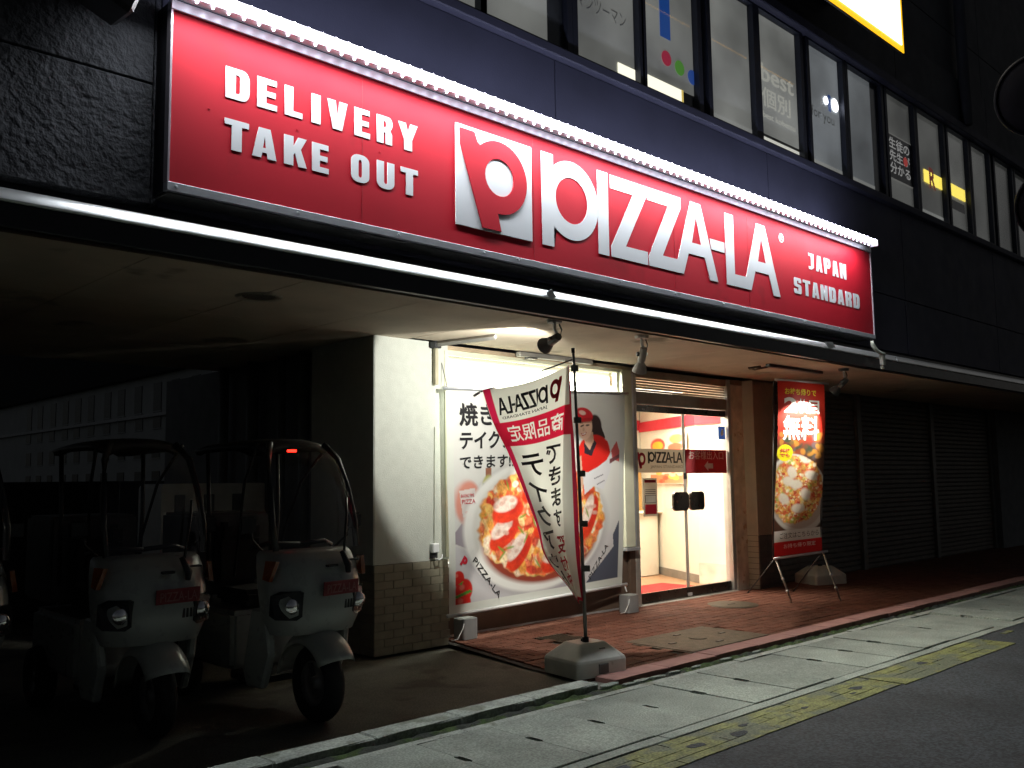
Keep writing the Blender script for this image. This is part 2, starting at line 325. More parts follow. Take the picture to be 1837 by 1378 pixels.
# yellow worn band at the road edge, in two offset lengths plus flecks
rm = thing('road_marking', None, None); rm['kind'] = 'structure'
def ymark(x0, x1, y0, y1, nm='yellow_band'):
    n = int((x1-x0)*6)+2; P = []
    for i in range(n): P.append((x0+(x1-x0)*i/(n-1), y0+random.uniform(-.004, .004)))
    for i in range(n-1, -1, -1): P.append((x0+(x1-x0)*i/(n-1), y1+random.uniform(-.006, .006)))
    MB().prism([(x, y, -.0075) for x, y in P], (0, 0, .0045)).build(nm, M_yel, rm)
rowsy = [(2.792, 2.862), (2.866, 2.936), (2.940, 3.012), (3.016, 3.09)]
for (a, b) in rowsy:
    x = -2.0
    while x < 6.2:
        l = random.uniform(.7, 1.3); ymark(x, min(x+l, 6.22)-.008, a, b, 'yellow_strip'); x += l
for (a, b) in rowsy[:]:
    x = 6.24
    while x < 8.30:
        l = random.uniform(.7, 1.2); ymark(x, min(x+l, 8.33)-.008, a-.02 if a < 2.8 else a, b, 'yellow_strip'); x += l
ymark(8.75, 8.95, 2.99, 3.04, 'yellow_fleck'); ymark(9.45, 9.75, 3.0, 3.04, 'yellow_fleck')
for (x, y, s) in [(3.55, 2.97, .05), (4.1, 2.93, .06), (4.45, 2.90, .07), (4.62, 2.98, .035), (5.2, 2.93, .035), (5.9, 2.95, .06), (5.75, 2.9, .03), (7.0, 2.98, .06), (3.0, 2.9, .05)]:
    p = [(x+math.cos(a)*s*random.uniform(.7, 1.5), y+math.sin(a)*s*random.uniform(.35, .7), -.0028) for a in [j*math.pi/4 for j in range(8)]]
    MB().prism(p, (0, 0, .0012)).build('asphalt_patch', M_asph, rm)
# red clay pavers of the forecourt (each a piece near the camera, the rest joined)
pav = thing('shop_forecourt_paving', None, None); pav['kind'] = 'structure'
def slope(y): return .030*max(0, min(1, (y-4.9)/1.4))
MB().add([(4.93, 4.40, -.012), (26, 4.40, -.012), (26, 4.9, -.012), (4.93, 4.9, -.012), (26, 6.5, .018), (5.2, 6.5, .018)], [(0, 1, 2, 3), (3, 2, 4, 5)]).build('paving_bed', M_joint, pav)
bricks = []
bw, bl = .1065, .212
for r in range(18):
    y = 4.405+r*bw; x = 4.93+.18*max(0, y-4.45)*.9-(.106 if r % 2 else 0)
    lim = 4.93+.165*max(0, y-4.45)
    while x < 20:
        x0 = max(x, lim)
        if x+bl-x0 > .04:
            cx, cy = (x0+x+bl)/2, y+bw/2
            man = 6.20 < cx < 7.36 and 4.42 < cy < 5.17
            grt = 5.80 < cx < 6.12 and 5.46 < cy < 5.79
            if not man and not grt: bricks.append((cx*cx+cy*cy, x0, y, x+bl))
        x += bl
bricks.sort(); bm0 = MB().box(0, 0, -.03, bl-.007, bw-.007, 0).mesh('paver', .003); far = MB()
for i, (d, x0, y, x1) in enumerate(bricks):
    z = slope(y)+random.uniform(-.0015, .0015)
    if i < 300:
        full = abs(x1-x0-bl) < .001
        me = bm0 if full else MB().box(0, 0, -.03, x1-x0-.007, bw-.007, 0).mesh('paver', .003)
        o = put('paver', me, M_brick if not len(me.materials) else None, pav); o.location = (x0, y, z); o.rotation_euler = (R(random.uniform(-.3, .3))+.02*(y > 4.9), R(random.uniform(-.2, .2)), R(random.uniform(-.3, .3)))
    else: far.box(x0, y, z-.03, x1-.007, y+bw-.007, z)
o = far.build('distant_pavers', M_brick, pav); o['kind'] = 'stuff'
# manhole, grate, round cover
mh = thing('manhole_cover', 'rectangular chequered iron access cover set in the red pavers near the pink kerb', 'manhole cover', (6.78, 4.795, slope(4.8)))
MB().box(-.585, -.375, -.03, .585, .375, .001).build('rim', M_iron, mh, .003)
MB().box(-.56, -.35, -.002, .56, .35, .006).build('plate', pm('cover_plate', (.085, .065, .045), .6, .35, var=.3, scale=9, bump=.006, bscale=110), mh, .002)
for (x, y) in [(-.36, 0), (.36, 0), (0, -.22), (0, .22)]: MB().box(x-.04, y-.016, .005, x+.04, y+.016, .011).build('lifting_slot', M_blk, mh, .002)
MB().lathe([(0, .012), (.075, .012), (.08, .006)], n=20).build('centre_boss', M_iron, mh)
gr = thing('drain_grate', 'small square black drain grate in the pavers in front of the poster window', 'drain grate', (5.96, 5.625, slope(5.6)))
for s in (-1, 1): MB().box(-.16, s*.155-.01, -.03, .16, s*.155+.01, .004).build('frame_bar', M_iron, gr)
for k in range(9): MB().box(-.15+k*.0365, -.145, -.03, -.135+k*.0365, .145, .003).build('grate_bar', M_iron, gr)
rc = thing('round_cover', 'round iron utility cover in the pavers in front of the glass door', 'manhole cover', (8.72, 5.72, slope(5.7)+.002))
MB().lathe([(0, .004), (.25, .004), (.255, .0), (.28, .0), (.285, -.01)], n=36).build('plate', M_iron, rc); MB().box(-.06, -.01, .003, .06, .01, .008).build('lifting_slot', M_blk, rc)

# ------------------------------------------------------------------ the building
B = thing('commercial_building', 'two storey dark clad building with covered parking bay, lit upstairs windows and shop below', 'building')
# upper wall: rough tile panels at the left, navy cladding behind and above the sign
for (x0, x1) in [(-7.0, -4.1), (-4.09, -1.17), (-1.16, 1.865)]:
    for (z0, z1) in [(2.78, 3.405), (3.415, 4.05), (4.06, 5.2), (5.21, 8.0)]:
        MB().box(x0, 4.56, z0, x1, 4.66, z1).build('wall_panel', M_tilew, B, .004)
MB().box(-7, 4.64, 2.642, 40, 4.9, 2.775).build('recess_wall', M_black, B)
MB().box(-7, 4.66, 2.777, 40, 4.9, 4.52).build('backing_wall', M_black, B)
MB().box(1.875, 4.575, 2.785, 1.905, 4.655, 8.0).build('edge_channel', M_tilew, B, .004)
for i in range(7):
    a = 1.92+i*3.0
    for (z0, z1) in [(2.785, 3.425), (3.435, 4.515)]:
        if a > 9.4 or z0 > 3: MB().box(a, 4.60, z0, a+2.992, 4.658, z1).build('cladding_panel', M_navy, B, .003)
MB().box(1.92, 4.60, 2.785, 10.9, 4.655, 3.425).build('cladding_panel', M_navy, B)
MB().box(1.92, 4.54, 4.52, 40, 4.80, 4.60).build('window_sill', M_navy, B, .01)
MB().box(1.92, 4.50, 5.985, 40, 4.80, 6.10).build('window_head', M_navy, B, .01)
for (z0, z1, y) in [(6.105, 6.75, 4.56), (6.76, 7.4, 4.6), (7.41, 9.2, 4.6), (9.21, 11, 4.6)]:
    for i in range(13):
        MB().box(1.92+i*3.0, y, z0, 1.92+i*3.0+2.992, 4.8, z1).build('cladding_panel', M_cladd, B, .003)
MB().box(-7, 4.9, 8, 40, 12, 11).build('roof_block', M_cladd, B)
MB().tube([(12.98, 4.5, 6.1), (12.98, 4.5, 11)], .075, 10).build('downpipe', M_cladd, B, smooth=True)
# windows
frm = pm('window_frame_navy', (.035, .04, .06), .5, .3, var=.1)
panes = [(1.95, 2.42, 0), (2.55, 3.30, 0), (3.37, 4.147, 1), (4.21, 5.04, 2), (5.163, 5.925, 3), (6.022, 6.773, 4), (6.986, 7.718, 5), (7.835, 8.619, 6), (8.815, 9.549, 7), (9.678, 10.50, 8), (10.66, 11.41, 9), (11.52, 12.32, 10), (12.486, 13.16, 11), (13.30, 13.97, 12), (14.2, 14.9, 13), (15.05, 15.75, 13), (16.0, 16.7, 13), (16.85, 17.55, 13), (17.8, 18.5, 13), (18.65, 19.35, 13)]
BL = {}
def blind(s, tint=(.76, .78, .74)):
    k = 'lit_blind_%03d' % int(s*1000+tint[2]*10)
    return em(k, tint, s, .5)
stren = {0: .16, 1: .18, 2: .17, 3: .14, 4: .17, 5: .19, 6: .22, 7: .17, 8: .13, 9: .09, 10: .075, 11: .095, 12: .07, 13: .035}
for (x0, x1, k) in panes:
    z0, z1 = 4.605, 5.98
    w = MB(); w.box(x0-.06, 4.575, z0, x0-.002, 4.64, z1); w.box(x1+.002, 4.575, z0, x1+.06, 4.64, z1)
    w = w.box(x0-.06, 4.5755, z0-.001, x1+.06, 4.6395, z0+.02).box(x0-.06, 4.5755, z1-.02, x1+.06, 4.6395, z1+.001)
    f = w.build('window', frm, B)
    MB().box(x0-.002, 4.615, z0+.018, x1+.002, 4.621, z1-.018).build('pane', M_glass, f)
    bt = (.70, .76, .80) if k in (7, 8) else (.76, .78, .73)
    zb = z0+.17 if k == 4 else (z0+.12 if k == 6 else z0)
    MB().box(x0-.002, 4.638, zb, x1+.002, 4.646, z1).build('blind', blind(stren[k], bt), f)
    Y = 4.634
    if k in (2, 8): MB().box(x1-.16, 4.632, z0+.02, x1, 4.6375, z1-.02).build('room_pillar', pm('room_grey', (.10, .11, .12), .8), f)
    if k in (5, 7, 8, 10): MB().box(x0, 4.633, z0+.02, x1, 4.6372, z0+.10).build('blind_hem', em('blind_hem', (.8, .82, .78), .24, .3), f)
    if k == 3:
        label_text('生', x0+.06, 5.32, x0+.30, 5.62, Y, pm('grey_film', (.5, .5, .46), .7), f, .01)
        MB().box(x0+.36, Y-.003, 5.33, x0+.46, Y, 5.98).build('film_bar', em('pink_film', (.6, .06, .12), .35), f)
        label_text('マンツーマン', x0+.06, 5.08, x0+.66, 5.20, Y, pm('pale_film', (.75, .75, .68), .7), f)
        MB().box(x1-.22, 4.630, z0+.02, x1, 4.634, z0+.15).build('lit_gap', em('lit_gap', (1, .97, .78), 1.3), f)
    if k == 4:
        MB().box(x0, 4.630, z0+.02, x1-.20, 4.634, z0+.165).build('lit_gap', em('lit_gap', (1, .97, .78), 1.3), f)
        MB().box(x1-.20, 4.630, z0+.02, x1-.17, 4.634, z0+.17).build('lit_edge', em('lit_edge', (.8, .6, .15), .8), f)
        label_text('1', x0+.27, 5.18, x0+.42, 5.83, Y, em('blue_film', (.02, .10, .42), .4), f, .06)
        for j, c in enumerate([(.55, .03, .08), (.12, .40, .05), (.04, .12, .50)]):
            MB().lathe([(0, 0), (.068, 0), (.068, -.003), (0, -.003)], (x0+.35+j*.19, Y, 5.00-j*.03), 'y', 18).build('dot', em('dot_film_%d' % j, c, .4), f)
    if k == 6:
        label_text('best', x0+.10, 5.28, x1-.06, 5.46, Y, em('pale_lit_film', (.9, .9, .8), .34), f, .01)
        label_text('個別', x0+.10, 5.02, x1-.14, 5.22, Y, em('pale_lit_film', (.9, .9, .8), .34), f)
        label_text('best kobetsu', x0+.10, 4.90, x1-.06, 4.96, Y, em('pale_lit_film', (.9, .9, .8), .34), f)
        MB().box(x0, 4.636, z0+.02, x1, 4.646, z0+.095).build('lit_gap', em('lit_gap_soft', (1, 1, .9), .62), f)
        MB().box(x0, 4.630, z0+.096, x1, 4.637, z0+.12).build('blind_rail', pm('blind_rail', (.2, .2, .18), .6), f)
    if k == 7:
        label_text('for you', x0+.10, 5.15, x0+.60, 5.30, Y, pm('pale_film', (.75, .75, .68), .7), f)
        label_text('i', x0+.48, 5.33, x0+.55, 5.52, Y, em('blue_film', (.02, .10, .42), .4), f, .03)
        for (lx, lz, lr) in [(x0+.43, 5.43, .045), (x0+.63, 5.43, .075)]:
            MB().lathe([(0, -.006), (lr*.7, -.005), (lr, 0), (lr*.7, .004), (0, .005)], (lx, 4.628, lz), 'y', 16).build('bulb_or_glint', em('reflection_glow', (.95, .97, 1), 5), f, smooth=True)  # painted reflection of lamps across the street, glowing discs behind the glass
    if k == 9:
        MB().box(x0+.06, Y-.002, 4.92, x1+.0, Y, 5.46).build('dark_poster', pm('dark_poster', (.05, .055, .06), .6), f)
        MB().box(x0+.045, Y-.0015, 4.905, x1+.0, Y+.001, 5.475).build('poster_border', em('poster_border', (.7, .7, .65), .16), f)
        for j, tx in enumerate(['生徒の', '先生が', '分かる']):
            label_text(tx, x0+.12, 5.29-j*.155, x1-.06, 5.43-j*.155, Y-.004, em('poster_white', (.9, .9, .88), .30), f, .015)
        MB().lathe([(0, 0), (.06, 0), (.06, -.002), (0, -.002)], (x0+.56, Y-.005, 5.20), 'y', 14).build('dot', em('dot_red', (.6, .05, .04), .5), f)
    if k in (10, 11):
        a = x0+.25 if k == 10 else x0; b = x1 if k == 10 else x1-.05
        MB().box(a, 4.626, 5.08, b, 4.634, 5.24).build('yellow_sign', em('yellow_sign_lit', (1, .80, .12), 1.5), f)
        if k == 10:
            label_text('R', a+.14, 5.02, a+.34, 5.30, 4.624, em('red_sign_letter', (.35, .03, .01), .3), f, .03)
        else:
            MB().box(a+.08, 4.626, 4.90, b-.05, 4.634, 5.02).build('dark_plate', M_blk, f)
# soffit boards with joints
for i in range(-9, 22):
    for j, (y0, y1) in enumerate([(4.395, 6.10), (6.106, 7.60), (7.606, 9.2)]):
        x0 = 2.885+i*.925
        if j > 0 and x0 > 4.4 and x0 < 11: continue
        MB().box(x0, y0, 2.56, x0+.92, y1, 2.60).build('soffit_panel', M_soff, B, .002)
MB().box(-7, 4.41, 2.602, 22, 9.3, 2.64).build('soffit_backing', M_black, B)
MB().box(-7, 4.330, 2.484, 40, 4.385, 2.594).build('fascia', M_black, B, .004)
MB().box(-7, 4.386, 2.474, 40, 4.393, 2.60).build('soffit_trim', pm('soffit_trim', (.16, .11, .085), .5), B)
led = MB(); P = [(4.320, 2.592), (4.313, 2.600), (4.318, 2.612), (4.327, 2.628), (4.339, 2.644), (4.352, 2.657), (4.368, 2.667), (4.60, 2.675), (4.60, 2.62), (4.40, 2.598)]
for (xa, xb) in [(-7, .6), (.603, 4.525), (4.53, 8.10), (8.105, 9.95), (9.97, 13.5), (13.505, 22), (22.005, 40)]:
    MB().prism([(xa, y, z) for y, z in P], (xb-xa, 0, 0)).build('drip_ledge', M_zinc, B, .003)
# dented lip pieces and the broken white end of the ledge
MB().prism([(4.52, 4.312, 2.585), (4.49, 4.31, 2.635), (4.53, 4.305, 2.662), (4.58, 4.308, 2.615)], (0, .012, 0)).build('dented_joint', M_zinc, B)
MB().prism([(8.43, 4.31, 2.597), (8.52, 4.295, 2.62), (8.47, 4.30, 2.668), (8.35, 4.312, 2.66)], (0, .01, 0)).build('dented_joint', M_zinc, B)
cw = pm('ledge_end_white', (.72, .74, .64), .5, var=.1)
pts = [(9.28, 4.28, 2.75), (9.29, 4.28, 2.72), (9.32, 4.275, 2.685), (9.37, 4.27, 2.655), (9.44, 4.265, 2.638), (9.51, 4.26, 2.632)]
MB().tube(pts, [.018, .022, .022, .020, .018, .018], 6).build('bent_end_cap', cw, B, smooth=True)
MB().box(9.45, 4.25, 2.515, 9.515, 4.29, 2.625).build('hanging_bracket', cw, B, .006); MB().box(9.46, 4.26, 2.475, 9.505, 4.285, 2.50).build('bracket_foot', cw, B, .004)
# shop front column (left corner of the shop)
MB().box(4.392, 6.166, .712, 5.160, 7.10, 2.56).build('corner_column', M_white, B)
MB().box(4.384, 6.17, .712, 4.391, 7.10, 2.56).build('column_side', M_white, B)
MB().box(4.40, 6.168, 0, 5.152, 7.10, .708).build('column_core', pm('tile_grout', (.17, .16, .12), .9), B)
tm = MB().box(0, 0, 0, .186, .014, .0605).mesh('wall_tile', .0015); ts = MB().box(0, 0, 0, .014, .186, .0605).mesh('wall_tile', .0015)
for r in range(11):
    z = .004+r*.0643
    for c in range(5):
        off = .094 if r % 2 else 0; a = 4.386+c*.191-off; b = a+.187
        a = max(a, 4.386); b = min(b, 5.162)
        if b-a < .03: continue
        me = tm if b-a > .185 else MB().box(0, 0, 0, b-a, .014, .0605).mesh('wall_tile', .0015)
        put('wall_tile', me, M_wtile if not len(me.materials) else None, B, loc=(a, 6.158, z))
    for c in range(5): put('wall_tile', ts, M_wtile if not len(ts.materials) else None, B, loc=(4.386, 6.174+c*.191, z))
MB().box(5.12, 6.158, .73, 5.162, 6.175, 2.50).build('window_trim', M_cream, B, .003)
# shop side wall beyond the column, with pipes
MB().box(4.55, 7.10, 0, 4.65, 10.5, 2.56).build('side_wall', M_grey, B)
for (y, r) in [(7.35, .05), (7.75, .04), (8.3, .06), (8.9, .05)]: MB().tube([(4.46, y, 0), (4.46, y, 2.56)], r, 10).build('wall_pipe', pm('pipe_grey', (.16, .17, .17), .5), B, smooth=True)
# left pillar at the back of the parking bay and low rear wall
MB().box(.9, 9.0, 0, 1.15, 9.25, 2.56).build('rear_pillar', M_grey, B, .01)
# window wall: plinth, window frame, pane, white screen added behind it to glare
MB().box(5.162, 6.33, 0, 7.74, 6.42, .62).build('plinth_panel', M_brown, B, .003)
MB().box(5.162, 6.318, .02, 7.74, 6.329, .045).build('plinth_strip', M_alu, B)
MB().box(5.162, 6.30, .62, 7.80, 6.44, .66).build('shop_sill', M_alu, B, .004)
MB().box(5.162, 6.24, 2.525, 7.90, 6.40, 2.558).build('window_header', pm('header_tan', (.42, .32, .22), .6), B)
MB().box(5.162, 6.27, 2.495, 7.74, 6.38, 2.524).build('window_header', M_cream, B)
f = MB().box(5.162, 6.30, .66, 5.20, 6.36, 2.495).build('shop_window', M_cream, B); MB().box(7.60, 6.30, .66, 7.63, 6.36, 2.495).build('frame_stile', M_cream, f)
MB().box(5.20, 6.325, .66, 7.60, 6.331, 2.495).build('pane', M_glass, f)
MB().box(7.63, 6.25, .66, 7.79, 6.38, 2.524).build('frame_post', M_cream, B, .006)
MB().box(7.80, 6.27, .66, 7.84, 6.38, 2.50).build('frame_post', M_alu, B, .004)
MB().box(7.60, 6.22, .625, 7.83, 6.40, .657).build('post_sill', M_alu, B, .003)
MB().box(7.745, 6.30, 0, 7.84, 6.42, .62).build('plinth_end', M_brown, B, .003)
screen = pm('white_screen', (.82, .82, .72), .8, var=.02)
MB().box(5.17, 6.62, 0.1, 7.86, 6.66, 2.55).build('glare_screen', screen, B)
MB().box(5.17, 6.40, 2.545, 7.86, 6.66, 2.558).build('window_ceiling', screen, B)
# door bay
alu2 = pm('door_aluminium', (.50, .49, .46), .45, .5, var=.1)
MB().box(7.842, 6.30, .02, 7.925, 6.42, 2.56).build('door_jamb', alu2, B, .004)
MB().box(9.70, 6.31, .02, 9.765, 6.42, 2.56).build('door_jamb', alu2, B, .004)
MB().box(9.767, 6.30, .02, 10.01, 6.44, 2.50).build('rusted_post', M_rust, B, .004)
MB().box(9.767, 6.30, 2.502, 10.01, 6.44, 2.56).build('post_head', pm('post_tan', (.3, .24, .18), .7), B)
MB().box(7.926, 6.33, 2.475, 9.699, 6.40, 2.558).build('louver_head', pm('header_tan', (.42, .32, .22), .6), B, .002)
lv = pm('louver_slat', (.55, .50, .42), .4, .3, var=.1)
for k in range(5): MB().prism([(7.93, 6.345, 2.325+k*.03), (7.93, 6.352, 2.345+k*.03), (7.93, 6.39, 2.338+k*.03), (7.93, 6.385, 2.33+k*.03)], (1.765, 0, 0)).build('louver_slat', lv, B)
MB().box(7.93, 6.415, 2.32, 9.69, 6.419, 2.47).build('louver_pane', M_glass, B)
MB().box(7.926, 6.33, 2.19, 9.699, 6.42, 2.32).build('door_header', pm('door_header', (.30, .27, .23), .5, .2), B, .004)
MB().box(7.926, 6.325, 2.178, 9.699, 6.36, 2.189).build('header_edge', alu2, B)
MB().box(7.87, 6.27, .012, 9.77, 6.44, .036).build('threshold', alu2, B, .004)
dk = pm('door_rail_dark', (.055, .045, .038), .3, .7, var=.1)
def door(x0, x1, side):
    d = MB().box(x0, 6.345, .04, x1, 6.385, .145).build('door', dk, B, .003); MB().box(x0, 6.345, 2.10, x1, 6.385, 2.175).build('top_rail', dk, d, .003)
    MB().box(x0+.002, 6.362, .146, x1-.002, 6.370, 2.099).build('pane', M_glass, d)
    xs = x1-.02 if side < 0 else x0
    MB().box(xs, 6.352, .147, xs+.02, 6.361, 2.098).build('meeting_edge', alu2, d)
    cx = x1-.16 if side < 0 else x0+.16
    a, b = (8.535, 8.82) if side < 0 else (8.85, 9.13)
    me = poly_mesh([rnd(a, b, 1.005, 1.215, .05)], .012); h = put('handle', wallify(me, 6.31), pm('handle_bronze', (.06, .055, .05), .3, .8, var=.1), d)
    for (u, v) in [(a+.04, 1.04), (b-.04, 1.18)]: MB().tube([(u, 6.315, v), (u, 6.36, v)], .012, 8).build('standoff', M_alu, h)
    MB().box((a+b)/2-.14*side-.012, 6.325, 1.005, (a+b)/2-.14*side+.012, 6.34, 1.215).build('handle_edge', M_alu, h) if False else None
    return d
d1 = door(7.930, 8.832, -1); d2 = door(8.840, 9.695, 1)
MB().box(8.80, 6.33, .05, 8.88, 6.345, .085).build('floor_lock', M_alu, d2, .004); MB().box(8.80, 6.34, 1.36, 8.86, 6.352, 1.43).build('door_lock', M_blk, d2, .004)
film_g = film('film_grey', (.50, .46, .40))
MB().box(7.935, 6.352, 1.435, 8.828, 6.357, 1.697).build('film_band', film_g, d1)
MB().box(8.845, 6.352, 1.425, 9.692, 6.357, 1.700).build('film_band', film('film_red', (.38, .025, .04), .28), d2)
Yf = 6.349
def brandmark(x0, z0, x1, z1, Y, m, parent, nm='brand_mark', thick=.0):      # the rounded leaning p mark
    o1 = [(.05, .04), (.23, .04), (.27, .135)]+[(.55+.37*math.cos(R(a)), .43+.37*math.sin(R(a))) for a in range(228, 456, 8)]+[(.52, .80), (.565, .975), (.32, .975), (.053, .2)]
    h = [(.55+.19*math.cos(R(a)), .43+.19*math.sin(R(a))) for a in range(0, 360, 15)]
    me = poly_mesh([[(x0+p[0]*(x1-x0), z1-p[1]*(z1-z0)) for p in l] for l in (o1, h)], thick); return put(nm, wallify(me, Y), m, parent)
def wordmark_loops():
    L = []
    L.append([(4.556, 3.0), (4.676, 3.0), (4.676, 3.153)]+arc(4.868, 3.37, .29, 228.5, 491.5, 40)+[(4.676, 3.587), (4.676, 3.67), (4.556, 3.67)])
    L.append(arc(4.868, 3.37, .17, 0, 350, 35))
    L.append([(5.153, 3.03), (5.274, 3.03), (5.274, 3.668), (5.153, 3.668)])
    x0, x1, a, b = 5.30, 5.742, 3.032, 3.664; f = lambda u, v: (x0+(x1-x0)*u, a+(b-a)*v)
    L.append([f(0, 1), f(1, 1), f(1, .87), f(.39, .165), f(1, .165), f(1, 0), f(0, 0), f(0, .125), f(.61, .835), f(0, .835)])
    def AA(ax, left): return left[0]+[(ax-.121, 3.032), (ax-.045, 3.215), (ax+.185, 3.215), (ax+.255, 3.032), (ax+.375, 3.032), (ax+.142, 3.665), (ax, 3.665), (ax-.20, 3.14)]+left[1]
    L.append(AA(6.334, ([(5.756, 3.032)], [(5.935, 3.14), (6.196, 3.58), (6.196, 3.665), (5.752, 3.665), (5.752, 3.56), (6.02, 3.56), (5.756, 3.11)])))
    L.append([(6.340, 3.315), (6.478, 3.315), (6.405, 3.545)])
    L.append([(6.622, 3.305), (6.822, 3.305), (6.822, 3.395), (6.604, 3.395)])
    L.append(AA(7.352, ([(6.840, 3.032)], [(6.972, 3.14), (6.972, 3.667), (6.840, 3.667)])))
    L.append([(7.358, 3.315), (7.496, 3.315), (7.423, 3.545)])
    return L
def wordmark(x0, z0, x1, z1, Y, m, parent, nm='wordmark'):
    sx = (x1-x0)/(7.73-4.556); sz = (z1-z0)/(3.67-3.0)
    me = poly_mesh([[(x0+(p[0]-4.556)*sx, z0+(p[1]-3.0)*sz) for p in l] for l in wordmark_loops()]); return put(nm, wallify(me, Y), m, parent)
brandmark(7.96, 1.475, 8.13, 1.665, Yf, M_rink, d1); wordmark(8.16, 1.535, 8.80, 1.665, Yf, M_ink, d1)
label_text('JAPAN STANDARD', 8.20, 1.475, 8.80, 1.515, Yf, pm('grey_ink', (.10, .09, .08), .6), d1)
label_text('お客様出入口', 8.92, 1.585, 9.62, 1.685, Yf, pm('film_white', (.75, .68, .64), .6), d2, .0)
me = poly_mesh([[(9.22, 1.51), (9.30, 1.57), (9.30, 1.54), (9.40, 1.54), (9.40, 1.48), (9.30, 1.48), (9.30, 1.45)]]); put('arrow', wallify(me, Yf), pm('film_white', (.55, .48, .44), .6), d2)
n1 = MB().box(8.07, 6.353, .96, 8.31, 6.359, 1.375).build('notice', film_g, d1)
MB().box(8.09, 6.350, 1.325, 8.29, 6.352, 1.355).build('notice_block', film('notice_red', (.55, .03, .05), .4), n1); MB().box(8.09, 6.350, .985, 8.29, 6.352, 1.09).build('notice_block', film('notice_red', (.55, .03, .05), .4), n1)
for k in range(3): MB().box(8.10, 6.350, 1.205+k*.02, 8.28, 6.352, 1.212+k*.02).build('notice_line', M_ink, n1)
MB().box(8.10, 6.3495, 1.11, 8.28, 6.352, 1.185).build('notice_box', pm('paper_grey', (.5, .48, .42), .7), n1)
for (a, b, c, d) in [(8.095, 1.105, 8.285, 1.11), (8.095, 1.185, 8.285, 1.19), (8.095, 1.11, 8.10, 1.185), (8.28, 1.11, 8.285, 1.185)]: MB().box(a, 6.349, b, c, 6.352, d).build('notice_rule', M_ink, n1)
bs = MB().box(9.545, 6.353, 1.83, 9.685, 6.359, 1.985).build('blue_sticker', film('sticker_blue', (.16, .32, .65), .45), d2)
me = poly_mesh([arc(9.61, 1.90, .03, 0, 340, 14), ]); put('sticker_mark', wallify(me, 6.350), M_wink, bs); MB().box(9.60, 6.3505, 1.915, 9.645, 6.352, 1.955).build('sticker_mark', M_wink, bs)
# right pillar; the light on its reveal is painted in as a paler colour
MB().box(10.052, 6.172, .665, 10.53, 6.5, 2.56).build('pillar', M_pill, B, .003)
MB().box(10.056, 6.178, 0, 10.526, 6.5, .66).build('pillar_core', M_joint, B)
rev = pm('reveal_lit_tone', (.50, .45, .36), .7, var=.1)
MB().box(10.044, 6.176, .665, 10.051, 6.335, 2.56).build('pillar_reveal', rev, B)
for r in range(10):
    z = .005+r*.066
    for c in range(3):
        MB().box(10.048+c*.161, 6.163, z, 10.048+c*.161+.156, 6.177, z+.061).build('pillar_tile', M_dtile, B, .0015)
    MB().box(10.042, 6.18, z, 10.055, 6.335, z+.061).build('reveal_tile', rev, B, .0015)
# roller shutters
def shutter(x0, x1):
    s = MB().box(x0, 6.34, .0, x1, 6.36, 2.56).build('roller_shutter', M_shut, B)
    me = MB().prism([(0, 0, 0), (0, -.016, .012), (0, -.016, .058), (0, 0, .070)], (x1-x0-.02, 0, 0)).mesh('slat', 0)
    for k in range(35): put('slat', me, M_shut if not len(me.materials) else None, s, loc=(x0+.01, 6.338, .03+k*.0715))
shutter(10.60, 13.0); shutter(13.14, 15.6); shutter(15.75, 18.2)
for x in (10.53, 13.0, 15.6, 18.2): MB().box(x+.005, 6.28, 0, x+.065 if x < 11 else x+.135, 6.36, 2.56).build('shutter_post', M_dkm if x < 11 else pm('post_grey', (.17, .16, .15), .5, .4), B, .004)
MB().box(18.34, 6.2, 0, 26, 6.5, 2.56).build('far_shop_wall', M_grey, B)
# interior
warmw = pm('interior_white', (.78, .75, .64), .7, var=.03); IR = pm('interior_red', (.60, .03, .05), .6, var=.05)
MB().box(7.88, 6.44, -.02, 11.6, 9.0, .034).build('shop_floor', pm('shop_floor', (.42, .24, .13), .35, var=.1), B)
MB().box(7.88, 6.43, 2.50, 11.6, 9.0, 2.555).build('shop_ceiling', warmw, B)
MB().box(7.87, 6.66, 0, 7.90, 8.9, 2.5).build('interior_wall', warmw, B)
MB().box(7.88, 8.70, 0, 11.6, 8.78, 2.5).build('interior_wall', warmw, B)
MB().box(7.90, 8.685, 2.09, 11.2, 8.699, 2.235).build('wall_stripe', IR, B)
def slantwall(p, q, z0, z1, th, m, nm):
    p = Vector((*p, 0)); q = Vector((*q, 0)); n = Vector((-(q-p).y, (q-p).x, 0)).normalized()*th
    MB().prism([p+Vector((0, 0, z0)), q+Vector((0, 0, z0)), q+n+Vector((0, 0, z0)), p+n+Vector((0, 0, z0))], (0, 0, z1-z0)).build(nm, m, B)
slantwall((10.07, 7.05), (11.0, 8.69), .03, 2.5, -.05, warmw, 'interior_wall'); slantwall((10.06, 7.055), (10.985, 8.69), 2.055, 2.20, .012, IR, 'wall_stripe')
slantwall((10.06, 7.055), (10.985, 8.69), .034, .14, .01, pm('baseboard_grey', (.22, .20, .17), .6), 'baseboard')
slantwall((10.05, 6.44), (10.07, 7.05), .03, 2.5, -.05, warmw, 'interior_wall'); slantwall((10.03, 6.45), (10.055, 7.05), 2.055, 2.20, .012, IR, 'wall_stripe')
slantwall((10.035, 6.45), (10.06, 7.05), .034, .30, .014, pm('panel_cream', (.70, .67, .56), .6), 'kick_panel')
slantwall((10.72, 8.27), (10.76, 8.34), .36, .50, .012, pm('outlet_grey', (.3, .28, .24), .5), 'wall_outlet')
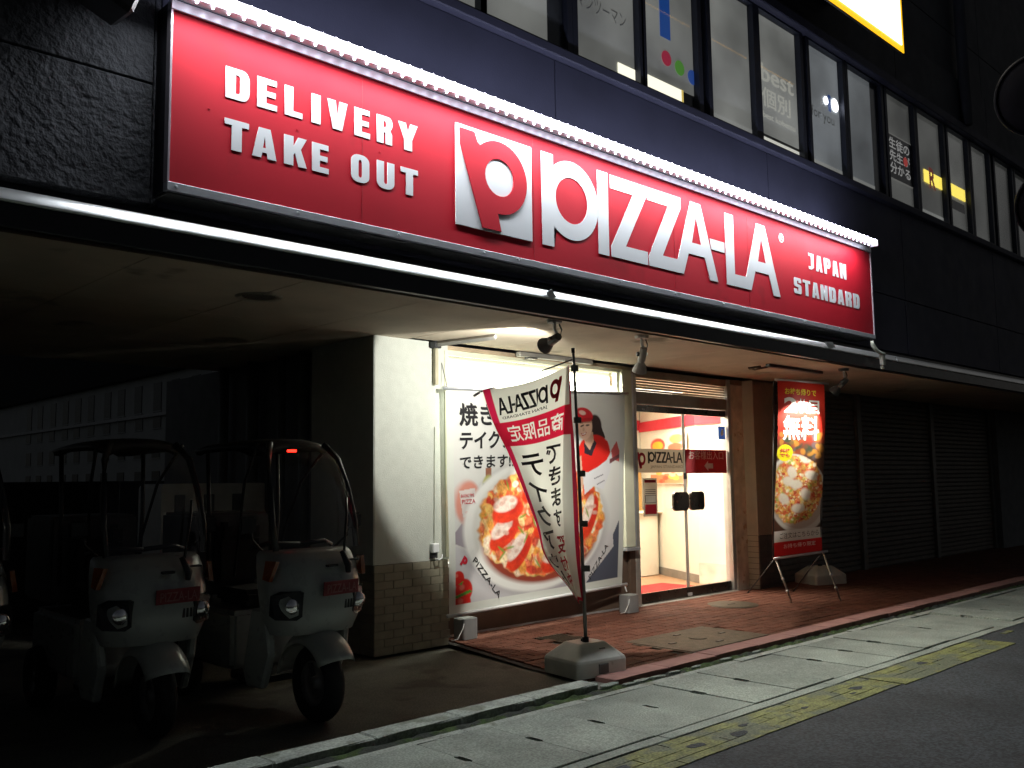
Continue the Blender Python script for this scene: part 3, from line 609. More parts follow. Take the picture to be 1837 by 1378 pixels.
mat_ = MB().box(8.35, 6.62, .035, 9.75, 7.42, .045).build('door_mat', pm('red_mat', (.55, .02, .02), .9, bump=.004, bscale=200), None, .004); tag(mat_, 'red floor mat inside the shop behind the glass door', 'mat')
cl = thing('ceiling_lamp', 'square ceiling lamp lit inside the shop entrance', 'lamp', (9.0, 7.3, 2.5)); MB().box(-.82, -.32, -.045, .82, .32, -.001).build('housing', warmw, cl); MB().box(-.78, -.28, -.05, .78, .28, -.046).build('diffuser', em('lamp_warm', (1, .92, .75), 3), cl)
tl = thing('fluorescent_lamp', 'long fluorescent lamp behind the glass above the poster', 'lamp', (6.5, 6.47, 2.52)); MB().box(-1.2, -.05, .0, 1.2, .05, .024).build('housing', warmw, tl); MB().tube([(-1.18, 0, -.004), (1.18, 0, -.004)], .006, 8).build('tube', em('tube_glow', (1, 1, .9), 4), tl)
ct = thing('counter', 'white rounded counter inside the shop at the left of the glass door', 'counter', (10.45, 8.30, .034))
me = poly_mesh([rnd(-.35, .22, -.2, .3, .12)], .42); o = put('counter_body', me, warmw, ct); o.location = (0, 0, .43)
MB().box(-.40, -.25, .855, .27, .35, .885).build('counter_top', warmw, ct, .01)
def wallposter(t0, t1, z0, z1, kind, lab):
    a = Vector((10.045, 7.06, 0)); b = Vector((10.97, 8.69, 0)); n = Vector((-(b-a).y, (b-a).x, 0)).normalized()*.02
    pp = Paint(40, 24, (.78, .70, .60), .6)
    if kind == 0:
        pp.ell(.25, .6, .2, .36, (.60, .06, .04)); pp.ell(.25, .62, .15, .22, (.75, .45, .03)); pp.ell(.75, .35, .18, .22, (.70, .40, .15)); pp.ell(.72, .75, .2, .2, (.65, .15, .08))
    else:
        pp.poly([(0, .5), (1, .45), (1, 1), (0, 1)], (.6, .25, .12))
        for q in range(16): pp.ell(random.uniform(0, 1), random.uniform(.1, .9), .09, .12, random.choice([(.6, .1, .05), (.75, .5, .1), (.7, .6, .4), (.3, .4, .1)]))
    t = thing('menu_poster', lab, 'poster'); t.location = (0, 0, 0)
    put('poster_print', pp.mesh('poster_print', lambda u, v: a.lerp(b, t0+(t1-t0)*u)+n+Vector((0, 0, z1+(z0-z1)*v))), vcol('printed_vinyl', .45), t)
LATE = [lambda: wallposter(.78, .10, 1.72, 2.0, 0, 'upper food poster with a red pot on the wall inside the glass door'), lambda: wallposter(.76, .14, 1.30, 1.55, 1, 'lower row of pizza pictures on the wall inside the glass door')]
tb = thing('wooden_board', 'tan wooden board standing on the counter inside the shop', 'board', (10.55, 8.45, .92)); MB().box(-.15, -.02, 0, .15, 0, .02).build('base', pm('tan_wood', (.50, .30, .10), .6), tb); MB().box(-.12, -.02, .02, .12, -.005, .7).build('panel', pm('tan_wood', (.50, .30, .10), .6), tb)

# ------------------------------------------------------------------ painted print (vertex colours)
class Paint:
    def __init__(s, w, h, bg, asp):
        s.w, s.h = w, h; s.U, s.V = np.meshgrid(np.linspace(0, 1, w), np.linspace(0, 1, h)); s.a = np.ones((h, w, 3))*np.array(bg); s.asp = asp; s.rs = np.random.RandomState(5)
    def put(s, m, c): s.a = s.a*(1-m[..., None])+np.array(c)*m[..., None]
    def ell(s, cx, cy, rx, ry, c, ang=0, soft=.15, clip=None, alpha=1):
        x = (s.U-cx); y = (s.V-cy)*s.asp; ca, sa = math.cos(R(ang)), math.sin(R(ang)); X = x*ca+y*sa; Y = -x*sa+y*ca
        d = np.sqrt((X/rx)**2+(Y/(ry*s.asp))**2); m = np.clip((1-d)/soft+.5, 0, 1)*alpha
        if clip is not None: m = m*clip
        s.put(m, c); return m
    def mell(s, cx, cy, rx, ry, ang=0, soft=.06):
        x = (s.U-cx); y = (s.V-cy)*s.asp; ca, sa = math.cos(R(ang)), math.sin(R(ang)); X = x*ca+y*sa; Y = -x*sa+y*ca
        return np.clip((1-np.sqrt((X/rx)**2+(Y/(ry*s.asp))**2))/soft+.5, 0, 1)
    def poly(s, pts, c, alpha=1, clip=None):
        inside = np.zeros(s.U.shape, bool); n = len(pts)
        for i in range(n):
            x0, y0 = pts[i]; x1, y1 = pts[(i+1) % n]
            if y0 == y1: continue
            cnd = ((y0 > s.V) != (y1 > s.V)) & (s.U < (x1-x0)*(s.V-y0)/(y1-y0)+x0); inside ^= cnd
        m = inside*alpha
        if clip is not None: m = m*clip
        s.put(m.astype(float), c); return inside
    def pizza(s, cx, cy, rx, ry, seed, clip=None, big=True, tone=0):
        rs = np.random.RandomState(seed)
        m0 = s.mell(cx, cy, rx, ry)
        # ragged crust edge
        th = np.arctan2((s.V-cy)/ry, (s.U-cx)/rx); rg = 1+.020*np.sin(th*7+1)+.016*np.sin(th*13)+.012*np.sin(th*29)+.01*np.sin(th*47+2)
        d = np.sqrt(((s.U-cx)/rx)**2+((s.V-cy)/ry)**2); m = np.clip((rg-d)/.05+.5, 0, 1)
        if clip is not None: m = m*clip
        s.put(m, (.62, .30, .08))
        pal = [(.80, .55, .16), (.85, .66, .30), (.72, .35, .07), (.62, .10, .04), (.75, .16, .06), (.80, .74, .50), (.50, .05, .03), (.85, .80, .62), (.35, .42, .08), (.80, .45, .12), (.7, .22, .1)]
        wts = np.array([12, 9, 10, 18, 16, 8, 12, 7, 5, 12, 14.]); wts[3:5] *= (1 if not tone else .5); wts /= wts.sum()
        for k in range(1100):
            a = rs.uniform(0, 6.28); q = math.sqrt(rs.uniform(0, 1))*.98; z = rs.uniform(.02, .060)*rx*1.5
            s.ell(cx+math.cos(a)*rx*q, cy+math.sin(a)*ry*q, z, z*rs.uniform(.35, .8)/s.asp*1.1, pal[rs.choice(len(pal), p=wts)], rs.uniform(0, 180), .35, m, .9)
        g = np.random.RandomState(seed+1); nz = np.zeros(s.U.shape)
        for q, am in ((9, .16), (4, .14), (2, .12)):
            r_ = g.uniform(-1, 1, (s.h//q+2, s.w//q+2)); yy = np.arange(s.h)/q; xx = np.arange(s.w)/q; y0 = yy.astype(int); x0 = xx.astype(int); fy = (yy-y0)[:, None]; fx = (xx-x0)[None]
            nz += am*((r_[y0][:, x0]*(1-fx)+r_[y0][:, x0+1]*fx)*(1-fy)+(r_[y0+1][:, x0]*(1-fx)+r_[y0+1][:, x0+1]*fx)*fy)
        s.nz = nz; s.a = s.a*(1+nz*m)[..., None]
        return m
    def mesh(s, name, fn):
        w, h = s.w, s.h; me = bpy.data.meshes.new(name)
        co = np.array([fn(u, v) for v in np.linspace(0, 1, h) for u in np.linspace(0, 1, w)])
        i, j = np.meshgrid(np.arange(w-1), np.arange(h-1)); b = (j*w+i).ravel(); q = np.stack([b, b+w, b+w+1, b+1], 1).ravel()
        me.vertices.add(w*h); me.vertices.foreach_set('co', co.ravel()); nq = (w-1)*(h-1); me.loops.add(nq*4); me.loops.foreach_set('vertex_index', q)
        me.polygons.add(nq); me.polygons.foreach_set('loop_start', np.arange(0, nq*4, 4)); me.polygons.foreach_set('use_smooth', np.ones(nq, bool)); me.update(calc_edges=True); me.validate()
        at = me.color_attributes.new('print', 'FLOAT_COLOR', 'POINT'); c = np.ones((w*h, 4)); c[:, :3] = s.a.reshape(-1, 3); at.data.foreach_set('color', c.ravel()); return me
for f_ in LATE: f_()
# ---- window poster
TL, TR, BRc, BLc = [Vector(p) for p in ((5.061, 6.08, 2.146), (7.66, 6.25, 2.258), (7.554, 6.25, .299), (5.089, 6.08, .263))]
pn = (TR-TL).cross(BLc-TL).normalized()
if pn.y > 0: pn = -pn
def psurf(u, v, off=0):
    p = TL*(1-u)*(1-v)+TR*u*(1-v)+BRc*u*v+BLc*(1-u)*v
    return p+pn*(off+.006*math.sin(u*7+v*3)+.004*math.sin(v*11))
P = Paint(340, 290, (.66, .66, .64), .72)
P.put(np.clip((P.V-.35)*1.6, 0, 1)*.5, (.56, .54, .58))
# table cloth, pads
P.poly([(0, .68), (.157, .50), (.30, .45), (.45, .95), (.25, .80)], (.30, .26, .31)); P.poly([(0, .69), (.10, .74), (.36, .985), (0, 1)], (.58, .57, .60))
P.poly([(.36, .985), (.66, .90), (.70, 1), (.36, 1)], (.40, .36, .42)); P.poly([(.90, .78), (.97, .66), (.97, .965), (.72, .965)], (.09, .10, .14))
P.poly([(.70, .90), (.92, .70), (.93, .80), (.735, .975)], (.62, .60, .62))
P.ell(.10, .52, .06, .10, (.62, .22, .16), 6, .2); P.ell(.09, .51, .065, .095, (.66, .30, .24), 0, .3, alpha=.6); P.poly([(.055, .46), (.13, .45), (.135, .56), (.07, .58)], (.66, .60, .58)); P.poly([(.08, .555), (.13, .54), (.13, .548), (.08, .563)], (.6, .05, .06))
P.poly([(.185, .36), (.215, .36), (.215, .42), (.185, .42)], (.30, .13, .08)); P.ell(.20, .45, .034, .055, (.45, .46, .10), 0, .2); P.poly([(.17, .43), (.232, .425), (.232, .462), (.17, .467)], (.06, .07, .07)); P.ell(.20, .48, .026, .02, (.62, .60, .04), 0, .2)
# plate and pizza
P.ell(.47, .66, .415, .335, (.38, .36, .38), 0, .10, alpha=.6); P.ell(.465, .645, .395, .315, (.80, .80, .78), 0, .05); P.ell(.47, .64, .355, .285, (.70, .69, .66), 0, .05); P.ell(.49, .70, .33, .225, (.28, .05, .03), 0, .1)
mz = P.pizza(.50, .625, .355, .265, 11)
wt = [(.344, .74, 40), (.264, .645, 25), (.286, .535, 8), (.439, .43, 30), (.62, .50, 40), (.66, .70, 20), (.55, .80, 10), (.50, .60, 30), (.76, .60, 60)]
for (x, y, a) in wt:
    P.ell(x+.012, y+.035, .085, .052, (.62, .05, .02), -a, .15, mz); P.ell(x+.03, y+.01, .06, .04, (.48, .03, .02), -a, .3, mz, .7); P.ell(x, y, .062, .036, (.72, .70, .64), -a, .25, mz)
    for k in range(8): P.ell(x+random.uniform(-.05, .05), y+random.uniform(-.03, .03), .012, .010, (.55, .40, .34), 0, .5, mz, .7)
P.a = np.clip(P.a*(1+P.nz*mz*.8)[..., None]*np.where(mz[..., None] > .5, np.array([1.05, .88, .85]), 1), 0, .9)
for k in range(30): P.ell(random.uniform(.22, .8), random.uniform(.42, .85), .022, .006, (.16, .28, .04), random.uniform(0, 180), .4, mz, .8)
P.ell(.66, .30, .02, .02, (.5, .5, .5), 0)
# woman in red cap and shirt, white apron
P.poly([(.78, .13), (.83, .14), (.87, .23), (.83, .30), (.775, .27)], (.035, .02, .02)); P.ell(.80, .17, .045, .06, (.035, .02, .02))
P.poly([(.72, .27), (.80, .22), (.885, .25), (.905, .31), (.87, .37), (.80, .41), (.70, .40)], (.62, .02, .015)); P.ell(.80, .30, .10, .085, (.62, .02, .015), 0, .08)
P.poly([(.735, .21), (.79, .20), (.80, .27), (.775, .30), (.745, .28)], (.55, .33, .24)); P.poly([(.735, .25), (.772, .295), (.80, .24), (.815, .26), (.785, .325), (.74, .31)], (.03, .02, .03))
P.ell(.742, .175, .044, .065, (.74, .47, .35), 8, .1); P.ell(.728, .19, .02, .035, (.66, .42, .32), 0, .4, alpha=.7)
P.ell(.735, .112, .055, .038, (.55, .02, .03), 8, .12); P.poly([(.665, .15), (.70, .13), (.79, .125), (.775, .145), (.71, .155)], (.42, .015, .02)); P.ell(.725, .100, .022, .012, (.70, .45, .40), 8, .3)
P.poly([(.705, .147), (.79, .143), (.785, .152), (.71, .157)], (.30, .14, .10), .6); P.ell(.724, .168, .012, .0045, (.04, .02, .02), -14, .4); P.ell(.757, .165, .012, .0045, (.04, .02, .02), -6, .4); P.poly([(.712, .204), (.730, .208), (.752, .197), (.747, .212), (.727, .221)], (.45, .08, .07)); P.poly([(.717, .207), (.730, .210), (.747, .202), (.742, .210), (.727, .215)], (.85, .82, .80)); P.ell(.732, .187, .006, .010, (.48, .26, .18), 0, .5, alpha=.7)
P.poly([(.73, .42), (.82, .385), (.88, .35), (.915, .30), (.93, .33), (.90, .42), (.86, .50), (.80, .48), (.74, .52)], (.62, .62, .66)); P.poly([(.91, .30), (.945, .25), (.965, .30), (.965, .36), (.92, .345)], (.55, .10, .10)); P.poly([(.90, .345), (.965, .32), (.965, .34), (.90, .37)], (.16, .05, .06))
P.poly([(.69, .33), (.72, .32), (.735, .47), (.70, .49)], (.60, .38, .28)); P.ell(.69, .25, .012, .03, (.62, .60, .58), 0, .3)
for (a, b) in [((.80, .44), (.86, .42)), ((.82, .47), (.87, .45))]: P.poly([a, b, (b[0], b[1]+.006), (a[0], a[1]+.006)], (.2, .2, .24))
# tomatoes
for (x, y, r) in [(.045, .85, .028), (.072, .905, .042), (.065, .965, .042)]:
    P.ell(x, y, r, r*1.25, (.60, .02, .015), 0, .12); P.ell(x-.01, y-.015, r*.3, r*.3, (.75, .25, .2), 0, .6, alpha=.6)
P.poly([(.03, .925), (.10, .905), (.115, .915), (.035, .937)], (.08, .28, .04)); P.poly([(.045, .875), (.07, .862), (.06, .88)], (.10, .35, .05))
P.poly([(0, 0), (.03, 0), (.03, 1), (0, 1)], (.66, .68, .64)); P.poly([(.965, 0), (1, 0), (1, 1), (.965, 1)], (.62, .64, .62)); P.poly([(0, .965), (1, .965), (1, 1), (0, 1)], (.68, .70, .66))
poster = thing('window_poster', 'large hanging poster of a pizza on a plate and a woman in a red cap', 'poster', (0, 0, 0))
put('poster_sheet', P.mesh('poster_sheet', psurf), vcol('printed_vinyl', .45), poster)
def ptext(txt, u0, v0, u1, v1, m, bold=.02, ang=0, name='lettering', off=.004):
    me = text_mesh(txt, bold); fit(me, 0, 0, 1, 1); ca, sa = math.cos(R(ang)), math.sin(R(ang)); cu, cv = (u0+u1)/2, (v0+v1)/2; w = u1-u0; h = v1-v0
    def fn(x, y, z):
        X = (x-.5)*w; Yv = -(y-.5)*h; a = X*ca-Yv*.75*sa; b = (X*sa+Yv*.75*ca)/.75; return psurf(cu+a, cv+b, off)
    return put(name, warp(me, fn), m, poster)
ptext('焼きたて', .058, .062, .40, .165, M_ink, .006); ptext('焼きたて', .0615, .064, .4035, .167, M_ink, .006, off=.0035); ptext('焼きたて', .0575, .059, .3995, .162, M_ink, .006, off=.003); ptext('テイクアウト', .058, .190, .46, .272, M_ink, .03); ptext('できます!!', .058, .302, .33, .362, M_ink, .02)
ptext('PIZZA-LA', .09, .85, .285, .878, M_ink, .005, 46); ptext('PIZZA-LA', .745, .85, .91, .878, M_ink, .005, -46)
ptext('p', .058, .755, .085, .80, M_rink, .06, 40)
MB().add([psurf(.335, .365, .005), psurf(.40, .355, .005), psurf(.40, .325, .005), psurf(.365, .325, .005), psurf(.335, .345, .005)], [(0, 1, 2, 3, 4)]).build('red_tag', M_rink, poster)
ptext('TAKE OUT', .340, .342, .398, .36, M_wink, .0, off=.008)
ptext('BAKING TIME', .062, .475, .125, .49, M_rink, 0); ptext('PIZZA', .066, .50, .13, .52, M_rink, 0)
for (a, b, nm) in [((TL+Vector((-.03, -.01, .012))), (TR+Vector((.04, -.01, .012))), 'top_rod'), ((BLc+Vector((-.03, -.012, -.01))), (BRc+Vector((.05, -.012, -.01))), 'bottom_rod')]:
    MB().tube([a, b], .016, 10).build(nm, M_lwh if nm[0] == 'b' else M_alu, poster, smooth=True)
for (p, q) in [(TL+Vector((.02, 0, .02)), Vector((5.10, 6.22, 2.52))), (TR+Vector((0, 0, .02)), Vector((7.62, 6.25, 2.5)))]: MB().tube([p, q], .003, 5).build('hanging_cord', M_dkm, poster)
# weights that hold the poster, with cords
def weight(x, y, z, lab):
    w = thing('poster_weight', lab, 'weight', (x, y, z), 0, 'grey weights under the poster'); me = poly_mesh([rnd(-.088, .088, -.07, .07, .03)], .085)
    o = put('weight_body', me, pm('weight_grey', (.30, .31, .32), .5, var=.1), w); o.location = (0, 0, .088); MB().box(-.07, -.05, .172, .07, .05, .180).build('lid', pm('weight_lid', (.40, .41, .41), .5), w, .006)
    MB().tube([(-.05, -.05, .17), (-.10, -.08, .10), (-.15, -.07, .02), (-.20, -.05, .012)], .004, 6).build('cord', M_lwh, w, smooth=True); return w
weight(5.345, 6.17, slope(6.17), 'grey plastic weight at the foot of the tiled column, left of the pair'); weight(7.50, 6.13, slope(6.13), 'grey plastic weight with white cord beside the door frame')
tagc = MB().tube([(7.57, 6.24, .29), (7.555, 6.20, .22)], .008, 6).build('short_strap', M_lwh, poster)

# ------------------------------------------------------------------ signboard
sg = thing('signboard', 'long red illuminated signboard with white raised lettering above the shop front', 'signboard')
fa = MB().box(1.893, 4.415, 2.865, 9.625, 4.56, 3.765)
fa.build('face_panel', M_red, sg)
MB().box(1.883, 4.400, 2.822, 9.635, 4.45, 2.866).build('frame_rail', M_alu, sg, .003); MB().box(1.883, 4.398, 3.762, 9.635, 4.45, 3.814).build('frame_rail', M_alu, sg, .003)
for x in (1.883, 9.623): MB().box(x, 4.402, 2.867, x+.012, 4.45, 3.761).build('frame_stile', pm('frame_stile', (.5, .45, .5), .4, .5), sg, .001)
MB().box(1.885, 4.452, 2.825, 1.892, 4.60, 3.81).build('side_plate', M_black, sg); MB().box(9.627, 4.452, 2.825, 9.634, 4.60, 3.81).build('side_plate', M_black, sg)
MB().box(1.90, 4.43, 2.815, 9.62, 4.60, 2.824).build('underside_plate', pm('underside_grey', (.10, .095, .09), .6, var=.3), sg)
sc_ = MB().lathe([(0, -.006), (.007, -.005), (.010, 0)], ax='y', n=10).mesh('screw')
for k in range(12): put('screw', sc_, M_alu if not len(sc_.materials) else None, sg, loc=(1.93+k*.69, 4.399, 2.845)); 
for x in (4.3, 4.33, 7.1): MB().lathe([(0, -.005), (.006, -.004), (.008, 0)], (x, 4.399, 2.85), 'y', 8).build('screw', M_alu, sg)
for (x, z) in [(2.10, 3.30), (2.62, 3.32), (3.18, 3.33), (3.0, 3.19)]: MB().lathe([(0, -.002), (.005, -.002), (.006, 0)], (x, 4.414, z), 'y', 8).build('rivet', M_red, sg)
for x in (3.05, 4.475, 6.1, 7.2): MB().box(x, 4.4135, 2.868, x+.002, 4.4145, 3.76).build('face_seam', pm('seam_red', (.38, .02, .03), .5), sg)
YL = 4.4130
for ch, a, b in [('D', 2.187, 2.325), ('E', 2.370, 2.490), ('L', 2.536, 2.648), ('I', 2.705, 2.765), ('V', 2.811, 2.945), ('E', 2.994, 3.105), ('R', 3.153, 3.272), ('Y', 3.314, 3.460)]: glyph(ch, a, 3.388, b, 3.558, YL, M_lwh, sg)
for ch, a, b in [('T', 2.186, 2.325), ('A', 2.345, 2.490), ('K', 2.536, 2.680), ('E', 2.712, 2.822), ('O', 2.973, 3.100), ('U', 3.155, 3.283), ('T', 3.331, 3.463)]: glyph(ch, a, 3.110, b, 3.276, YL, M_lwh, sg)
for i, ch in enumerate('JAPAN'): glyph(ch, 8.262+i*.167, 3.385, 8.262+i*.167+.130, 3.545, YL, M_lwh, sg)
for i, ch in enumerate('STANDARD'): glyph(ch, 7.985+i*.1725, 3.108, 7.985+i*.1725+.138, 3.262, YL, M_lwh, sg)
Lp = wordmark_loops(); groups = [Lp[0:2], Lp[2:3], Lp[3:4], Lp[4:6], Lp[6:7], Lp[7:9]]
for g_ in groups: put('letter', wallify(poly_mesh(g_, .002), 4.4128), M_lwh, sg)
lg = MB().box(3.764, 4.407, 2.997, 4.456, 4.4145, 3.669).build('logo_panel', M_lwh, sg, .002); brandmark(3.764, 2.997, 4.456, 3.669, 4.403, M_red, lg, 'logo_mark', .0035)
rg_ = poly_mesh([arc(7.785, 3.605, .042, 0, 345, 24), arc(7.785, 3.605, .034, 0, 345, 24)], .002); put('registered_ring', wallify(rg_, 4.412), M_lwh, sg); label_text('R', 7.768, 3.583, 7.803, 3.628, 4.4115, M_lwh, sg)
# LED bar
lb = thing('led_light_bar', 'bright white LED light bar running along the top edge of the red signboard', 'light bar')
MB().box(1.86, 4.300, 3.815, 9.50, 4.345, 3.856).build('housing', pm('lip_white', (.6, .62, .64), .8), lb, .003); MB().box(1.86, 4.346, 3.818, 9.50, 4.398, 3.828).build('back_lip', pm('lip_white', (.6, .62, .64), .8), lb)
MB().prism([(1.862, 4.262, 3.797), (1.862, 4.258, 3.842), (1.862, 4.270, 3.854), (1.862, 4.298, 3.855), (1.862, 4.299, 3.800), (1.862, 4.280, 3.790)], (7.63, 0, 0)).build('lens', M_led, lb)
for x in (1.852, 9.494): MB().box(x, 4.256, 3.786, x+.008, 4.348, 3.858).build('end_cap', M_alu, lb, .002)
bd = MB().lathe([(0, -.010), (.006, -.007), (.009, 0), (.006, .007), (0, .010)], n=8).mesh('led', smooth=True)
bd2 = bd.copy(); bd2.materials.clear(); M_leds = em('led_bead_soft', (.85, .85, 1.0), 9)
for k in range(88):
    put('led', bd, M_ledb if not len(bd.materials) else None, lb, loc=(1.90+k*.0868, 4.266, 3.8435)); put('led', bd2, M_leds if not len(bd2.materials) else None, lb, loc=(1.90+k*.0868, 4.338, 3.808))
for x in (2.3, 4.1, 5.9, 7.7, 9.0): MB().box(x, 4.400, 3.858, x+.02, 4.60, 3.872).box(x, 4.31, 3.857, x+.02, 4.399, 3.8715).build('arm', M_dkm, lb)
# yellow box sign on the upper floor
ys = thing('yellow_box_sign', 'white lit box sign with yellow rim hanging high over the upstairs windows', 'sign', (0, 0, 0))
MB().box(5.18, 4.010, 5.928, 9.835, 4.035, 7.72).build('box', M_black, ys, .004); MB().box(5.185, 4.0, 5.932, 9.831, 4.009, 7.715).build('rim_plate', em('yellow_rim', (1, .50, .01), 1.3), ys); MB().box(5.26, 3.99, 6.0, 9.765, 3.999, 7.62).build('lit_face', em('sign_face_white', (1, .97, .80), 3.2), ys)
for x in (6, 9.2): MB().box(x, 4.036, 6.5, x+.1, 4.56, 6.6).build('bracket', M_dkm, ys)
# box lamp on the tiled wall at upper left
bx = thing('wall_floodlight', 'dark unlit floodlight box tilted on the rough tiled wall left of the sign', 'floodlight', (1.30, 4.30, 3.86), 0)
o = MB().box(-.95, -.10, -.16, .40, .12, .24).build('lamp_head', M_blk, bx, .02); o.rotation_euler = (0, R(20), R(4)); o = MB().box(-.04, .1, -.02, .04, .27, .05).build('bracket', M_blk, bx)
# wall intercom / socket box
sk = thing('wall_socket_box', 'small white outdoor socket box with cable on the white column beside the poster', 'socket box', (4.985, 6.166, .73))
MB().box(-.035, -.05, .045, .035, 0, .125).build('cover', M_lwh, sk, .008); MB().box(-.03, -.03, .0, .03, 0, .044).build('base', M_dkm, sk, .004); MB().tube([(0, -.03, .0), (.02, -.06, -.012), (.05, -.06, 0), (.06, -.05, .03)], .007, 6).build('cable', M_lwh, sk, smooth=True)
MB().tube([(.01, -.01, .125), (.02, -.01, 1.10)], .004, 6).build('conduit', pm('conduit_cream', (.5, .52, .45), .6), sk)
# bracket rail at the column top (horizontal arm on the soffit, vertical strip on the wall)
rb = thing('bracket_rail', 'grey metal angle rail on the soffit and down the white column by the window', 'bracket', (0, 0, 0))
MB().tube([(4.99, 6.10, 2.535), (5.11, 5.50, 2.535)], .024, 4).build('soffit_arm', pm('rail_grey', (.28, .27, .25), .5, .3), rb); MB().box(4.985, 6.12, 2.19, 5.02, 6.157, 2.53).build('wall_strip', pm('rail_tan', (.36, .33, .24), .6), rb, .003); MB().box(4.955, 6.09, 2.50, 5.03, 6.157, 2.558).build('elbow', M_dkm, rb, .004)
r2 = thing('ceiling_rail', 'grey rail fixed under the soffit above the poster window', 'rail', (0, 0, 0)); MB().box(5.98, 6.10, 2.515, 7.0, 6.16, 2.558).build('rail', pm('rail_grey', (.28, .27, .25), .5, .3), r2, .004); MB().box(6.10, 6.09, 2.50, 6.2, 6.17, 2.516).build('clamp', M_dkm, r2, .003)
r3 = thing('track_rail', 'dark lighting track on the soffit above the red banner stand', 'rail', (0, 0, 0)); MB().box(8.72, 5.13, 2.528, 9.85, 5.19, 2.558).build('track', M_dkm, r3, .004); MB().tube([(8.74, 5.18, 2.53), (8.62, 5.26, 2.50), (8.60, 5.32, 2.52), (8.72, 5.25, 2.54)], .012, 6).build('loose_cable', pm('cable_brown', (.1, .06, .04), .6), r3, smooth=True)
MB().box(4.2, 6.0, 2.556, 4.3, 6.1, 2.559)
dl = thing('downlight', 'unlit round recessed downlight in the dark soffit over the parking bay', 'downlight', (2.903, 5.34, 2.558)); MB().lathe([(.105, 0), (.135, -.012), (.15, 0)], n=30).build('ring', pm('ring_cream', (.35, .32, .26), .5), dl, smooth=True); MB().lathe([(0, .0), (.10, -.002), (.105, 0)], n=30).build('lens', pm('lens_dark', (.10, .09, .08), .3), dl)
# spotlights
def spotlight(loc, tgt, lab, m, power, ang, col, lit=True):
    t = thing('spotlight', lab, 'spotlight', loc, 0, 'spotlights under the soffit'); L0 = Vector(loc)
    MB().lathe([(0, 0), (.06, 0), (.055, -.025), (0, -.028)], n=20).build('ceiling_plate', m, t, smooth=False)
    MB().tube([(0, 0, -.02), (0, 0, -.075), (.02, .0, -.10)], .012, 8).build('stem', M_alu, t)
    MB().tube([(.05, 0, -.03), (.075, 0, -.07), (.06, 0, -.12), (.02, 0, -.14)], .007, 6).build('cable', m, t, smooth=True)
    d = (Vector(tgt)-(L0+Vector((0, 0, -.15)))).normalized(); q = d.to_track_quat('Z', 'Y')
    prof = [(0, -.04), (.028, -.04), (.032, 0), (.034, .07), (.028, .085), (.050, .13), (.064, .175), (.060, .177), (.046, .13)]
    h = MB().lathe(prof, n=20).build('lamp_head', m, t, smooth=False); shade(h); h.location = (.01, 0, -.14); h.rotation_mode = 'QUATERNION'; h.rotation_quaternion = q
    MB().lathe([(0, .0), (.045, .0), (.045, -.006)], (0, 0, .162), n=18).build('bulb_or_glint', em('spot_bulb', (1, .95, .82), 30 if lit else 0), h)
    for s in (-1, 1): MB().box(s*.034-.006, -.012, .0, s*.034+.006+s*.012, .012, .03).build('knob', M_dkm, h)
    a = L0+Vector((.01, 0, -.14))+d*.19; spot('spotlight_beam', a, tgt, power, ang, .13, col, .04)
spotlight((4.99, 4.72, 2.558), (5.40, 6.12, 2.12), 'dark spotlight hanging beside the flag pole and aimed at the pizza poster', pm('spot_dark', (.07, .075, .08), .5), 120, 96, (1, .99, .89))
spotlight((6.13, 4.80, 2.558), (6.85, 5.95, .3), 'pale grey spotlight hanging over the paving left of the glass door', pm('spot_pale', (.45, .43, .42), .5), 150, 80, (1, .95, .82))
spotlight((9.80, 4.86, 2.558), (9.72, 5.60, 1.75), 'spotlight with lit lamp face beside the red banner stand', pm('spot_dark', (.07, .075, .08), .5), 130, 60, (1, .95, .80))

# ------------------------------------------------------------------ blown flag on a pole
fl = thing('advertising_flag', 'wind-blown white and red advertising flag on a pole in a plastic water tank base', 'flag', (0, 0, 0))
rows = [[.049, 2.204, .070, 2.212, .678, 2.019], [.040, 2.019, .081, 2.025, .631, 1.846], [.036, 1.835, .093, 1.840, .579, 1.722], [.023, 1.652, .105, 1.656, .503, 1.571], [.015, 1.451, .113, 1.453, .425, 1.376], [.007, 1.25, .121, 1.25, .354, 1.194], [.003, 1.051, .116, 1.049, .293, 1.014], [-.001, .873, .104, .869, .263, .855], [-.006, .735, .082, .730, .193, .728], [-.012, .617, .052, .611, .084, .598], [-.017, .499, .015, .492, .007, .480]]
nn = Vector((.74146, .671, 0)); tt = Vector((-.671, .74146, 0)); P0 = Vector((5.03, 4.552, 0)); NR = len(rows)
def cr(p0, p1, p2, p3, t): return .5*((2*p1)+(-p0+p2)*t+(2*p0-5*p1+4*p2-p3)*t*t+(-p0+3*p1-3*p2+p3)*t*t*t)
def rowat(v):
    x = max(0, min(.9999, v))*(NR-1); i = int(x); t = x-i; g_ = lambda k: rows[max(0, min(NR-1, k))]
    return [cr(g_(i-1)[c], g_(i)[c], g_(i+1)[c], g_(i+2)[c], t) for c in range(6)]
def fsurf(u, v, off=0):
    a = rowat(v); UF = .16
    if u < UF: t = u/UF; s = a[0]*(1-t)+a[2]*t; z = a[1]*(1-t)+a[3]*t; d = .17*t**.8
    else:
        t = (u-UF)/(1-UF); s = a[2]*(1-t)+a[4]*t; z = a[3]*(1-t)+a[5]*t
        d = .17*(1-t)**1.6-.10*t*(1-v)+.05*math.sin(t*math.pi)*(1-v*.5)+.050*math.sin(t*6.5+v*9)*min(1, v*2.5)*min(1, t*1.5)+.022*math.sin(v*19+t*6)*t+.01*math.sin(v*41-t*9)*t
        z += -.03*math.sin(t*math.pi)*(1-v)
    p = P0+tt*s+nn*(d+off); p.z = z; return p
